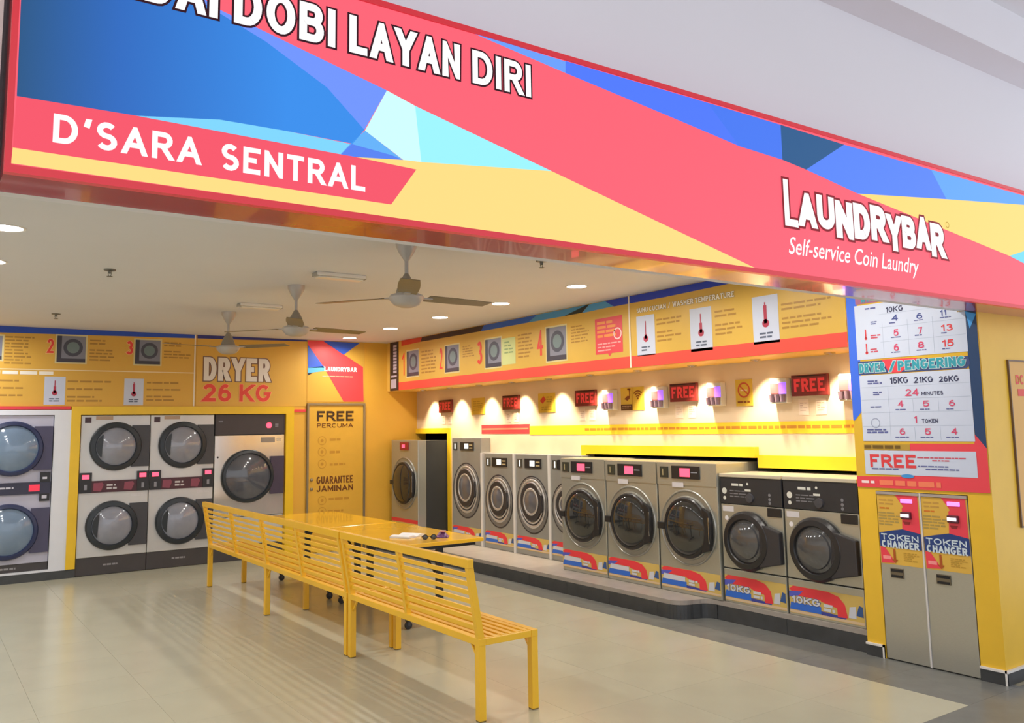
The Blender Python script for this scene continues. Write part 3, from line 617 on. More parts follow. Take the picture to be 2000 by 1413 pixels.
F2 = panel('temperature_panel', 'yellow washer temperature board with three thermometer cards on the fascia', LOCF, RW, -6.13, 2.207, -3.785, ZC-.003, mat('fascia_print', (212, 172, 76), .4, var=.02))
for n, k, c in (('red_stripe', 'st_red', (206, 66, 40)), ('black_stripe', 'st_black', (52, 34, 24)), ('blue_stripe', 'st_blue', (40, 96, 196)), ('light_blue_stripe', 'st_lt', (72, 150, 206)), ('black_stripe', 'st_blk2', (24, 40, 44)), ('light_blue_stripe', 'st_lt2', (76, 156, 214))):
    poly(F1, n, [(u, v + .024 if v > 2.86 else v) for u, v in F[k]], ink(k, c), -.0075)
poly(F1, 'deep_blue_stripe', [(-6.491, 2.905), (-6.152, 2.905), (-6.152, 2.834), (-6.358, 2.834)], ink('st_deep', (34, 64, 190)), -.0075)
poly(F2, 'deep_blue_stripe', [(-6.128, 2.905), (-3.79, 2.905), (-3.79, 2.87), (-4.6, 2.85), (-5.645, 2.833), (-6.128, 2.834)], ink('st_deep', (34, 64, 190)), -.0075)
SR_ = ink('stripe_coral', (240, 78, 66))
quad(F1, 'red_stripe', (-10.975, 2.207, -6.15, 2.318), SR_, -.0075); quad(F2, 'red_stripe', (-6.13, 2.207, -3.785, 2.318), SR_, -.0075)
quad(F2, 'divider_line', (-6.148, 2.207, -6.128, ZC-.003), ink('white_line2', (236, 226, 210)), -.009)
for i, r in enumerate(F['pics']):
    photo(F1, r, -.0075, seed=i)
quad(F1, 'green_card', F['green'], ink('green_card', (196, 204, 140)), -.0075); bars(F1, (F['green'][0] + .05, F['green'][1] + .12, F['green'][2] - .05, F['green'][3] - .03), 4, ink('green_text', (140, 160, 110)), -.009, 9, .4)
for i, r in enumerate(F['nums']): btext(F1, str(i + 1), r, INKR, -.0075, .03)
for i, r in enumerate(F['texts'][:4]): bars(F1, r, [7, 5, 7, 6][i], TXTB, -.0075, 60 + i, .42)
for i, r in enumerate(F['texts'][4:]): bars(F2, r, 6, TXTB, -.0075, 70 + i, .42, gap=(2,))
CO = poly(F1, 'red_callout', [(-6.653, 2.372), (-6.47, 2.372), (-6.44, 2.34), (-6.41, 2.372), (-6.244, 2.372), (-6.244, 2.735), (-6.653, 2.735)], ink('callout', (228, 72, 84)), -.0075)
bars(CO, (-6.62, 2.53, -6.33, 2.71), 4, ink('callout_or', (244, 150, 70)), -.009, 5, .6); bars(CO, (-6.62, 2.39, -6.27, 2.49), 3, ink('callout_lt', (250, 170, 170)), -.009, 6, .4)
MB().lathey(-6.315, 2.56, [(.06, -.009), (.046, -.009)], 24).build('callout_ring', ink('callout_white', (244, 210, 210)), CO)
btext(F2, 'SUHU CUCIAN', (-6.03, 2.725, -5.64, 2.77), ink('title_white', (238, 232, 220)), -.009, .03, (ink('title_edge', (130, 110, 70)), .04), 'title')
btext(F2, '/', (-5.61, 2.725, -5.585, 2.775), ink('title_white', (238, 232, 220)), -.009, .02, None, 'title')
btext(F2, 'WASHER TEMPERATURE', (-5.555, 2.727, -4.833, 2.775), ink('title_white', (238, 232, 220)), -.009, .03, (ink('title_edge', (130, 110, 70)), .04), 'title')
for r, l in zip(F['cards'], (.1, .5, 1.0)): thermo(F2, r, -.0075, l)

# ================================================================ PRICE POSTER ON PARTITION
P = DATA['POST']
PO = panel('price_poster', 'tall blue, white and red price poster above the token changers', LOCF, RW, -3.779, 1.18, -2.832, 2.37, mat('poster_yellow', (226, 182, 54), .4, var=.02))
MB().box(-3.779, -.006, 2.37, -2.956, 0, 2.76).build('board', mat('poster_yellow', (226, 182, 54)), PO)
poly(PO, 'blue_field', [(-3.778, 2.76), (-2.957, 2.76), (-2.957, 2.5), (-3.69, 2.6), (-3.692, 1.739), (-3.765, 1.661), (-3.778, 1.66)], ink('poster_blue', (62, 112, 236)), -.0075)
poly(PO, 'navy_field', [(-2.91, 2.37), (-2.834, 2.37), (-2.834, 1.465), (-2.903, 1.556)], ink('poster_navy', (34, 66, 110)), -.0075)
poly(PO, 'cyan_field', [(-2.904, 2.367), (-2.834, 2.341), (-2.881, 2.248)], ink('poster_cyan', (70, 160, 236)), -.009)
poly(PO, 'red_field', [(-3.353, 1.495), (-2.911, 1.495), (-2.903, 1.556), (-2.834, 1.465), (-2.834, 1.182), (-3.777, 1.182), (-3.777, 1.257), (-3.37, 1.267)], ink('poster_red', (236, 70, 84)), -.0075)
PW = ink('poster_white', (204, 214, 236))
BX1 = poly(PO, 'price_table', [(-3.712, 2.1), (-2.903, 2.1), (-2.903, 2.368), (-2.957, 2.368), (-2.957, 2.5), (-3.712, 2.5)], PW, -.009);
quad(PO, 'heading_band', (-3.70, 2.51, -2.957, 2.60), ink('poster_mauve', (170, 110, 140)), -.009); btext(PO, 'WASHER', (-3.66, 2.52, -3.40, 2.585), ink('poster_teal', (52, 158, 178)), -.0125, .04, None, 'heading'); BX2 = quad(PO, 'price_table', (-3.706, 1.511, -2.904, 1.985), PW, -.009)
BX3 = quad(PO, 'free_box', P['free'], PW, -.009)
TL = ink('poster_rule', (176, 190, 214))
b = MB()
for v in (2.415, 2.32, 2.215): b.rect(-3.52, v, -2.91 if v < 2.36 else -2.96, v + .003, -.0095)
for u in (-3.50, -3.31, -3.13): b.rect(u, 2.11, u + .003, 2.36, -.0095)
b.build('table_rules', TL, BX1)
b = MB()
for v in (1.895, 1.805, 1.712, 1.615): b.rect(-3.70, v, -2.91, v + .003, -.0095)
for u, v0, v1 in ((-3.49, 1.52, 1.89), (-3.31, 1.715, 1.80), (-3.13, 1.715, 1.80), (-3.31, 1.52, 1.61), (-3.13, 1.52, 1.61)): b.rect(u, v0, u + .003, v1, -.0095)
b.build('table_rules', TL, BX2)
poly(PO, 'heading_band', [(-3.71, 1.992), (-2.92, 1.990), (-2.895, 2.02), (-2.905, 2.07), (-3.71, 2.09)], ink('poster_band', (60, 78, 130)), -.009)
poly(PO, 'red_flash', [(-3.52, 2.092), (-3.25, 2.084), (-3.38, 1.992), (-3.47, 1.992)], ink('poster_red', (236, 70, 84)), -.0098)
TEAL = ink('poster_teal', (52, 158, 178)); TE = ink('poster_teal_edge', (206, 226, 232))
btext(PO, 'DRYER', (-3.70, 2.005, -3.50, 2.072), TEAL, -.0125, .05, (TE, .05), 'heading'); btext(PO, '/', (-3.465, 2.0, -3.42, 2.075), TEAL, -.0125, .03, (TE, .05), 'heading'); btext(PO, 'PENGERING', (-3.40, 2.005, -2.925, 2.072), TEAL, -.0125, .05, (TE, .05), 'heading')
NB = ink('num_blue', (62, 78, 150)); NP = ink('num_pink', (214, 70, 110)); NR = ink('num_red', (222, 64, 72)); NK = ink('num_ink', (58, 62, 96))
for i, (s, r) in enumerate(P['nums']):
    par = BX3 if s == 'FREE' else BX1 if r[1] > 2.05 else BX2
    m = NK if s in ('MINUTES', 'TOKEN') or s.endswith('KG') else NB if i in (1, 2, 3) else NR if s in ('13', '15', 'FREE') else NP
    btext(par, s, r, m, -.0105, .03 if s in ('FREE',) else .015, None, 'table_entry')
for i, r in enumerate(P['lbls']):
    par = BX3 if r[3] < 1.42 else BX1 if r[1] > 2.05 else BX2
    m = ink('lbl_red', (206, 90, 110)) if i in (2, 3, 24, 25) else ink('lbl_blue', (96, 104, 160))
    bars(par, r, 1 if r[3] - r[1] < .02 else 2, m, -.0105, 80 + i, .62, 'label_lines')
b = MB()
for v in (2.265, 2.16): b.rect(-3.637, v - .01, -3.627, v + .055, -.0105).disc(-3.632, v - .012, .011, -.0105, 12)
b.build('thermometer_icons', NR, BX1)
MB().lathey(-3.60, 1.64, [(.035, -.0105), (.030, -.0105)], 20).build('clock_icon', ink('clock', (150, 160, 190)), BX2)
quad(PO, 'rate_plate', P['gold'], ink('gold', (186, 150, 60)), -.009); bars(PO, (-3.70, 1.455, -3.38, 1.485), 1, ink('gold_text', (110, 84, 30)), -.0105, 4, .8)
bars(PO, (-3.74, 1.205, -3.63, 1.235), 1, ink('band_white', (250, 226, 230)), -.009, 8, .6); bars(PO, (-3.60, 1.198, -2.88, 1.24), 1, ink('band_orange', (246, 130, 96)), -.009, 9, .85)
MB().lathe([(.001, 0), (.048, 0)], lambda a, c, h: (-3.385 + a, -.0108, 1.27 + c*.28), 24).build('blue_badge', ink('badge', (60, 150, 220)), PO)
# poster on the end face
EP = thing('end_face_notice', 'framed yellow notice with red letters on the end face of the partition', 'sign', (0, YP, 0))
MB().box(6.055, -.008, .95, 6.75, 0, 2.04).build('board', mat('notice_yellow', (222, 170, 76), .4, var=.02), EP)
MB().box(6.045, -.014, .94, 6.055, 0, 2.05).box(6.75, -.014, .94, 6.76, 0, 2.05).box(6.055, -.014, 2.04, 6.75, 0, 2.05).box(6.055, -.014, .94, 6.75, 0, .95).build('frame', mat('notice_frame', (116, 92, 72), .4, metal=.3), EP)
btext(EP, 'DC', (6.135, 1.885, 6.25, 1.95), INKR, -.0095, .03); bars(EP, (6.15, 1.80, 6.6, 1.86), 1, INKR, -.0095, 3, .8)

# ================================================================ MACHINES
STL = mat('pale_steel', (206, 206, 206), .34, metal=.45, var=.05, scale=3)
LAV = mat('lavender_enamel', (186, 186, 206), .35, var=.03)
INOX = mat('brushed_steel', (180, 180, 170), .3, metal=.65, var=.05, scale=40, stretch=(1, 1, 14))
INOXB = mat('bright_steel', (200, 198, 196), .16, metal=.95, var=.04, scale=3)
GREYM = mat('grey_enamel', (160, 160, 156), .36, metal=.45, var=.04)
BLK = mat('black_plastic', (34, 33, 36), .3, var=.05)
GRN = mat('dark_rim', (40, 46, 52), .28, var=.05)
NAVY = mat('navy_rim', (44, 52, 88), .28, var=.05)
SLATE = mat('slate_plate', (66, 66, 72), .4, var=.04)
GLS = mat('dryer_glass', (140, 144, 158), .08, var=.12, scale=4, spec=.8)  # pale base stands in for corridor reflections and the drum behind
GLB = mat('blue_dryer_glass', (116, 138, 164), .08, var=.12, scale=4, spec=.8)  # light blue-grey base stands in for the bright corridor mirrored in it
GLK = mat('dark_washer_glass', (40, 42, 44), .06, var=.15, scale=5, spec=.9)
CHR = mat('chrome', (206, 204, 204), .14, metal=1, var=.02)
LEDR = mat('red_led', (255, 70, 96), .4, emit=2.2, var=0); LEDW = mat('white_screen', (246, 250, 246), .4, emit=1.3, var=0)
MAR = mat('maroon_panel', (74, 34, 46), .35, var=.1)
def door(parent, cx, cz, R, rim, glass, y=0.0, bulge=.05, n=44, inner=.78):
    d = MB().lathey(cx, cz, [(R, y), (R, y-.03), (R-.012, y-.05), (R*inner+.012, y-.055), (R*inner, y-.03)], n).build('door', rim, parent, smooth=True)
    MB().lathey(cx, cz, [(R*inner+.006, y-.03), (R*inner*.8, y-.03-bulge*.45), (R*inner*.5, y-.03-bulge*.8), (R*inner*.2, y-.03-bulge), (.0005, y-.03-bulge*1.02)], n).build('glass', glass, d, smooth=True)
    return d
def stack_dryer(name, label, x, kind):
    w = .775; t = thing(name, label, 'dryer', (x, YB - .012, 0), 0, 'stacked dryers on the back wall')
    blue = kind == 'blue'
    body = LAV if blue else STL; rim = NAVY if blue else GRN; gl = GLB if blue else GLS
    zb = .10 if blue else 0
    MB().box(-w/2, 0, .21, w/2, .75, 1.88).build('cabinet', body, t, bevel=.006)
    MB().box(-w/2, .012, zb + .005, w/2, .74, .21).build('base', mat('dryer_base', (70, 66, 68), .45), t)
    bars(t, (-.09, .10 + zb*.5, .07, .125 + zb*.5), 1, ink('base_badge', (150, 148, 152)), .011, 2, .8, 'base_badge')
    sz = .02 if blue else 0
    for cz, R, cx in ((1.505, .312 if blue else .292, 0), (.568 + sz*.3, .312 if blue else .29, -.015)):
        d = door(t, cx - (.02 if blue else 0), cz, R, rim, gl, inner=.82 if blue else .76)
        MB().box(R*.62, -.028, cz - .25, w/2 - .006, -.001, cz + .25).build('hinge_plate', mat('navy_plate', (72, 70, 98), .4) if blue else SLATE, d)
        if not blue: MB().prism([(cx + R*.62*math.cos(a) - (0.04), cz + R*.62*math.sin(a)) for a in [2.2 + .16*i for i in range(12)]] , -.063, -.058).build('glass_catch', GRN, d)
    z0, z1 = (.985, 1.12) if blue else (.962, 1.10)
    cp = MB().box(-w/2 + .004, -.02, z0, w/2 - .004, 0, z1).build('control_panel', mat('navy_panel', (50, 50, 72), .35) if blue else MAR, t)
    if blue:
        MB().box(.16, -.026, z0 + .03, .27, -.018, z1 - .03).build('display', mat('dim_red_led', (214, 50, 74), .4, emit=.6, var=0), cp)
        bars(cp, (-.16, 1.05, .05, 1.075), 1, ink('panel_white', (200, 200, 214)), -.022, 7, .8, 'panel_badge')
        MB().box(.27, -.03, 1.12, .375, 0, 1.23).box(.27, -.02, .90, .375, 0, .985).build('coin_box', BLK, cp)
        MB().box(.295, -.034, 1.15, .34, -.03, 1.175).box(.295, -.024, .93, .345, -.02, .965).build('coin_slot', ink('panel_white', (200, 200, 214)), cp)
    else:
        for u0, u1, zt in ((-w/2 + .004, -w/2 + .135, 1.20), (w/2 - .135, w/2 - .004, 1.20)):
            q = MB().box(u0, -.03, z0, u1, 0, zt).build('coin_box', BLK, cp)
            MB().box(u0 + .025, -.036, 1.125, u1 - .03, -.03, 1.175).build('display', LEDR, q)
            MB().box(u0 + .05, -.033, 1.0, u0 + .08, -.03, 1.06).build('coin_slot', ink('panel_grey', (140, 140, 150)), q)
        for cx in (-.18, .16): MB().prism([(cx-.055, .985), (cx+.03, .975), (cx+.06, 1.05), (cx+.045, 1.08), (cx-.05, 1.075)], -.026, -.018).build('selector', mat('plum_button', (140, 66, 84), .3), cp)
        bars(cp, (-.085, .99, .075, 1.065), 2, ink('panel_white2', (196, 192, 196)), -.022, 12, .6, 'panel_badge')
        bars(t, (.19, .895, .34, .93), 2, ink('dry_note', (214, 212, 216)), -.0015, 15, .5, 'notice')
        quad(t, 'badge', (-w/2 + .04, 1.79, -w/2 + .11, 1.855), ink('dark_badge', (70, 50, 62)), -.0015)
        quad(t, 'notice', (-w/2 + .16, 1.825, -w/2 + .35, 1.868), ink('beige_note', (186, 160, 140)), -.0015)
    return t
stack_dryer('stacked_dryer', 'stacked dryer with navy doors in the white surround at the left edge', .992, 'blue')
stack_dryer('stacked_dryer', 'left one of the two pale steel stacked dryers in the yellow frame', 2.058, 's')
stack_dryer('stacked_dryer', 'right one of the two pale steel stacked dryers, next to the large single dryer', 2.840, 's')
# single 26 kg dryer
t = thing('single_dryer', 'large single steel dryer with dark top panel under the words DRYER 26 KG', 'dryer', (3.702, YB - .012, 0))
w = .925
MB().box(-w/2, 0, .56, w/2, .8, 1.61).build('cabinet', mat('polished_steel', (214, 212, 206), .16, metal=.8, var=.06, scale=2.5, stretch=(2.5, 1, .5)), t, bevel=.006)
MB().box(-w/2, .015, .2, w/2, .8, .553).build('lower_panel', STL, t, bevel=.006)
MB().box(-w/2, .03, .002, w/2, .78, .2).build('base', mat('dryer_base', (70, 66, 68), .45), t)
cp = MB().box(-w/2, -.006, 1.615, w/2, .8, 1.88).build('control_panel', mat('dark_panel', (62, 56, 60), .4, var=.08), t, bevel=.004)
MB().lathey(.245, 1.735, [(.001, -.012), (.042, -.012), (.042, -.006)], 6).build('display', LEDR, cp)
bars(cp, (.33, 1.71, .40, 1.76), 2, ink('panel_grey', (140, 140, 150)), -.0075, 4, .5, 'panel_badge'); bars(cp, (-.42, 1.78, -.33, 1.80), 1, ink('panel_grey', (140, 140, 150)), -.0075, 5, .7, 'panel_badge')
d = door(t, -.03, 1.075, .345, GRN, mat('dim_dryer_glass', (84, 88, 98), .08, var=.12, scale=4, spec=.8), inner=.84)
MB().box(.27, -.03, .83, w/2 - .012, -.001, 1.325).build('hinge_plate', mat('violet_plate', (66, 56, 78), .4), d)
quad(t, 'notice', (.14, 1.51, .33, 1.575), ink('grey_note', (150, 138, 126)), -.0015); bars(t, (.35, 1.52, .43, 1.57), 2, ink('grey_note2', (176, 166, 150)), -.0015, 8, .5, 'notice')
MB().disc(-.42, 1.33, .012, -.0015, 12).build('lock', BLK, t)

# ---- washers, local x to the right, front at y = 0
def sticker(t, w, z0, z1, words):
    h = z1 - z0
    s = quad(t, 'promo_sticker', (-w/2 + .006, z0 - .012, w/2 - .006, z1), ink('stk_gold', (206, 176, 96)), -.0015)
    def P(a, c): return (-w/2 + .006 + a * (w - .012), z0 + c * h)
    poly(s, 'red_band', [P(0, .86), P(.06, 1.0), P(.54, .98), P(.68, .86), P(.76, .60), P(.79, .12), P(.66, .10), P(.655, .42), P(.45, .56), P(.43, .62), P(.12, .64)], ink('stk_red', (228, 58, 66)), -.0028)
    poly(s, 'blue_band', [P(0, .08), P(.44, .08), P(.44, .36), P(.02, .36)], ink('stk_blue', (48, 106, 206)), -.0028)
    poly(s, 'navy_band', [P(.44, .06), P(.76, .06), P(.78, .14), P(.44, .2)], ink('stk_navy', (60, 66, 150)), -.0026)
    poly(s, 'violet_corner', [P(0, .55), P(.14, .66), P(.2, .84), P(0, .78)], ink('stk_violet', (86, 92, 190)), -.003)
    poly(s, 'pale_strip', [P(0, -.04), P(1, -.04), P(1, .06), P(0, .06)], ink('stk_pale', (214, 186, 150)), -.0024)
    poly(s, 'teal_mark', [P(.90, .28), P(.99, .24), P(.985, .62), P(.94, .66)], ink('stk_teal', (50, 84, 140)), -.0028)
    poly(s, 'white_mark', [P(.80, .15), P(.90, .15), P(.90, .6), P(.82, .55)], ink('stk_white', (204, 206, 214)), -.0028)
    wm = ink('stk_white', (222, 216, 206))
    if words: btext(s, '10KG', P(.03, .34) + P(.43, .62), wm, -.0042, .05, (ink('stk_edge', (70, 76, 140)), .05), 'lettering')
    else: poly(s, 'white_word', [P(.03, .36), P(.42, .36), P(.42, .60), P(.05, .64)], wm, -.004)
    bars(s, P(.48, .2) + P(.64, .52), 2, wm, -.004, 3, .72, 'white_words')
LAB = 'washer row'
def washer_a(label, u, X, w, z1, disp_red=False, wide=False):
    t = thing('front_load_washer', label, 'washer', (X, -u, .157), RW, 'front load washers')
    h = z1 - .157; dep = XW - X - .003
    MB().box(-w/2, 0, 0, w/2, dep, h).build('cabinet', GREYM, t, bevel=.008)
    cz = h*.50; R = min(w*.475, .335)
    def ring(name, m, r0, r1, y, par, dzc=0.0, th=.012): return MB().lathe([(r0, -.001), (r0, y + th*.4), (r0 - .006, y), (r1 + .006, y), (r1, y + th*.4), (r1, -.001)], lambda a, c, q: (a, q, cz + dzc + c*1.08), 44).build(name, m, par, smooth=True)
    DKR = mat('dark_door_ring', (50, 46, 48), .35); SAT = mat('satin_steel', (206, 204, 204), .32, metal=.75, var=.03); MID = mat('mid_grey_ring', (128, 126, 124), .35, metal=.5)
    sk = ring('outer_ring', DKR, R, R - .016, -.006, t)
    ring('ring_band', MID, R - .016, R - .05, -.008, sk)
    ring('bright_ring', SAT, R - .05, R - .078, -.016, sk, .014)
    ring('ring_groove', DKR, R - .078, R - .09, -.012, sk, .018)
    ring('bright_ring', SAT, R - .09, R - .108, -.018, sk, .022)
    d = ring('door', DKR, R - .108, R - .165, -.028, t, .036, .02)
    ring('chrome_ring', SAT, R - .165, R - .19, -.034, d, .036)
    MB().lathe([(R-.19, -.026), ((R-.19)*.6, -.04), ((R-.19)*.25, -.046), (.0005, -.047)], lambda a, c, q: (a, q, cz + .036 + c*1.08), 36).build('glass', mat('grey_washer_glass', (112, 110, 116), .12, metal=.35, var=.1, spec=.8), d, smooth=True)
    MB().prism([(R-.135, cz + .15), (R-.095, cz + .12), (R-.088, cz - .06), (R-.13, cz - .09)], -.04, -.012).build('door_handle', DKR, d, bevel=.004)
    cp = MB().box(-.03 - .10, -.012, h - .165, .19, 0, h - .055).build('control_panel', BLK, t)
    MB().box(-.02, -.016, h - .14, .07, -.012, h - .075).build('display', LEDW if not disp_red else LEDR, cp)
    MB().box(.10, -.015, h - .10, .17, -.012, h - .085).box(.10, -.015, h - .14, .17, -.012, h - .125).build('buttons', ink('panel_gold', (176, 160, 120)), cp)
    q = MB().box(-w/2 + .05, -.01, h - .16, -w/2 + .135, 0, h - .06).build('coin_slot', mat('coin_plate', (70, 66, 58), .4), t)
    MB().box(-w/2 + .09, -.014, h - .145, -w/2 + .105, -.01, h - .075).build('slot_light', LEDW, q)
    sticker(t, w, .07, .215, False)
    return t
washer_a('tall grey washer with a ringed door beside the yellow corner frame', -9.73, 6.05, .72, 1.525)
washer_a('first of the three shorter ringed washers, beside the tall one', -8.97, 6.05, .64, 1.335)
washer_a('middle one of the three shorter ringed washers', -8.27, 6.05, .66, 1.335)
washer_a('last of the three shorter ringed washers, half hidden by the wider steel washer', -7.63, 6.05, .56, 1.335)
strip = mat('pale_divider', (216, 212, 208), .35, var=.02)
b = MB()
for y in (9.345, 8.625, 7.925): b.box(XW-.165, y - .02, .157, XW, y + .02, 1.335)
struct('trim_10', b, strip, 'pale upright strips between the ringed washers')

def washer_b(label, u, X, w, z1, red=True, corner=False):
    t = thing('front_load_washer', label, 'washer', (X, -u, .157), RW, 'front load washers')
    h = z1 - .157
    if corner:
        MB().box(-w/2, 0, 0, w/2, .13, h).build('cabinet', INOX, t, bevel=.008)
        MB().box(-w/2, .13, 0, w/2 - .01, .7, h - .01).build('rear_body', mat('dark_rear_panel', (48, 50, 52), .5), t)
    else:
        MB().box(-w/2 + .002, 0, 0, w/2 - .002, .75, h).build('cabinet', INOX, t, bevel=.008)
        MB().box(-w/2 + .002, -.006, h - .20, w/2 - .002, 0, h - .004).build('top_panel', INOX, t)
    cz = .583; R = .335 if not corner else .36
    if corner: cz = .75
    cx = .0
    MB().lathey(cx, cz, [(R, -.0005), (R, -.006), (R - .006, -.012), (R - .014, -.012), (R - .02, -.005), (R - .055, -.003), (R - .06, -.014), (R - .07, -.016)], 48).build('outer_ring', mat('satin_rim', (160, 160, 154), .3, metal=.55, var=.03), t, smooth=True)
    d = MB().lathey(cx, cz, [(R-.068, -.002), (R-.068, -.03), (R-.078, -.04), (R-.098, -.042), (R-.104, -.034)], 48).build('door', BLK, t, smooth=True)
    r = R - .10
    MB().lathey(cx, cz, [(r, -.036), (r*.92, -.05), (r*.8, -.058), (r*.5, -.07), (r*.2, -.076), (.0005, -.077)], 40).build('glass', GLK, d, smooth=True)
    MB().prism([(R-.13, cz + .19), (R-.05, cz + .15), (R-.03, cz + .06), (R-.03, cz - .06), (R-.05, cz - .17), (R-.14, cz - .2), (R-.10, cz)], -.05, -.012).build('door_handle', BLK, d, bevel=.006)
    MB().bar((R-.045, -.054, cz - .11), (R-.045, -.054, cz + .11), .008, .005).build('handle_highlight', CHR, d)
    MB().box(-R - .012, -.04, cz - .03, -R + .07, -.004, cz + .03).build('hinge', BLK, d, bevel=.005)
    if not corner:
        cp = MB().box(-.165, -.016, h - .145, .17, -.006, h - .03).build('control_panel', BLK, t)
        MB().box(-.06, -.02, h - .125, .06, -.016, h - .05).build('display', LEDR, cp)
        MB().box(.075, -.019, h - .09, .15, -.016, h - .08).build('button_row', ink('panel_grey', (140, 140, 150)), cp)
        q = MB().box(-w/2 + .045, -.014, h - .14, -w/2 + .145, -.006, h - .04).build('coin_slot', mat('coin_plate2', (52, 52, 42), .4), t)
        MB().box(-w/2 + .08, -.017, h - .12, -w/2 + .09, -.014, h - .06).build('slot', ink('panel_gold', (176, 160, 120)), q)
        quad(t, 'notice', (-.17, h - .222, -.03, h - .178), ink('pale_note', (206, 202, 206)), -.0075)
        sticker(t, w, .045, .215, False)
    else:
        cp = MB().box(-.11, -.014, h - .14, .13, 0, h - .03).build('control_panel', mat('red_panel', (150, 40, 40), .4), t)
        MB().box(-.04, -.018, h - .11, .04, -.014, h - .06).build('display', LEDR, cp)
        quad(t, 'red_stripe', (-w/2 + .01, .21, w/2 - .01, .26), ink('stk_red', (228, 58, 66)), -.0015)
        quad(t, 'promo_sticker', (-w/2 + .01, .06, w/2 - .01, .21), ink('stk_gold', (206, 176, 96)), -.0015)
    return t
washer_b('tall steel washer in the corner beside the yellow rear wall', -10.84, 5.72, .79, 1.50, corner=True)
washer_b('wide steel washer with red display, next to the ringed washers', -6.965, 5.74, .715, 1.318)
washer_b('middle one of the three wide steel washers with red displays', -6.24, 5.74, .715, 1.312)
washer_b('wide steel washer with red display, next to the black-panel washers', -5.508, 5.74, .72, 1.312)

def washer_c(label, u, X, w):
    t = thing('front_load_washer', label, 'washer', (X, -u, .157), RW, 'front load washers')
    h = 1.20 - .157
    MB().box(-w/2, 0, .285, w/2, .72, h - .225).build('cabinet', INOX, t, bevel=.006)
    MB().box(-w/2, 0, 0, w/2, .72, .278).build('kick_panel', INOX, t, bevel=.006)
    cp = MB().prism([(-w/2, h - .222), (w/2, h - .222), (w/2, h), (-w/2, h)], -.004, .70).build('control_panel', mat('black_console', (42, 44, 50), .3, var=.1), t, bevel=.004)
    MB().box(-w/2, -.012, h, w/2, .72, h + .03).build('top', mat('pale_top', (206, 198, 178), .3, metal=.3, var=.03), t, bevel=.005)
    wm = ink('console_white', (214, 214, 206)); g = ink('console_grey', (120, 120, 126))
    bars(cp, (-.19, h - .075, -.06, h - .045), 1, wm, -.0055, 3, .7, 'console_text'); bars(cp, (-.05, h - .115, .08, h - .09), 1, wm, -.0055, 9, .7, 'console_badge')
    bars(cp, (-.21, h - .17, -.03, h - .10), 3, g, -.0055, 4, .35, 'console_text')
    MB().disc(-.27, h - .115, .026, -.0055, 18).disc(-.27, h - .175, .016, -.0055, 14).disc(-.02, h - .05, .011, -.0055, 12).build('console_buttons', wm, cp)
    MB().lathey(0, h - .165, [(.04, -.004), (.036, -.018), (.001, -.02)], 22).build('dial', SLATE, cp, smooth=True)
    MB().disc(.20, h - .13, .013, -.0055, 12).disc(.20, h - .165, .013, -.0055, 12).disc(.20, h - .195, .013, -.0055, 12).build('console_buttons', g, cp)
    cx, cz, R = -.035, .527, .243
    d = MB().lathey(cx, cz, [(R, 0), (R, -.03), (R-.02, -.055), (R-.06, -.06), (R-.075, -.04)], 48).build('door', BLK, t, smooth=True)
    r = R - .07
    MB().lathey(cx, cz, [(r, -.042), (r*.85, -.05), (r*.82, -.066), (r*.5, -.085), (r*.2, -.092), (.0005, -.093)], 44).build('glass', mat('washer_bowl_glass', (74, 74, 76), .06, var=.2, scale=5, spec=.9), d, smooth=True)
    MB().prism([(cx + R*.60, cz + .155), (w/2 - .012, cz + .10), (w/2 - .006, cz - .15), (cx + R*.55, cz - .20)], -.05, -.001).build('handle_plate', mat('door_plate', (52, 50, 54), .35), d, bevel=.008)
    MB().box(w/2 - .15, -.008, .74, w/2 - .012, 0, .81).build('soap_drawer', BLK, t, bevel=.004)
    quad(t, 'notice', (-w/2 + .02, .755, -w/2 + .14, .80), ink('pale_note', (206, 202, 206)), -.0015)
    MB().disc(-w/2 + .06, .70, .02, -.0015, 14).build('round_sticker', ink('pale_note2', (226, 222, 226)), t)
    sticker(t, w, .03, .225, True)
washer_c('black-panel washer next to the wide steel washers', -4.818, 5.765, .64)
washer_c('black-panel washer beside the yellow partition', -4.152, 5.765, .66)

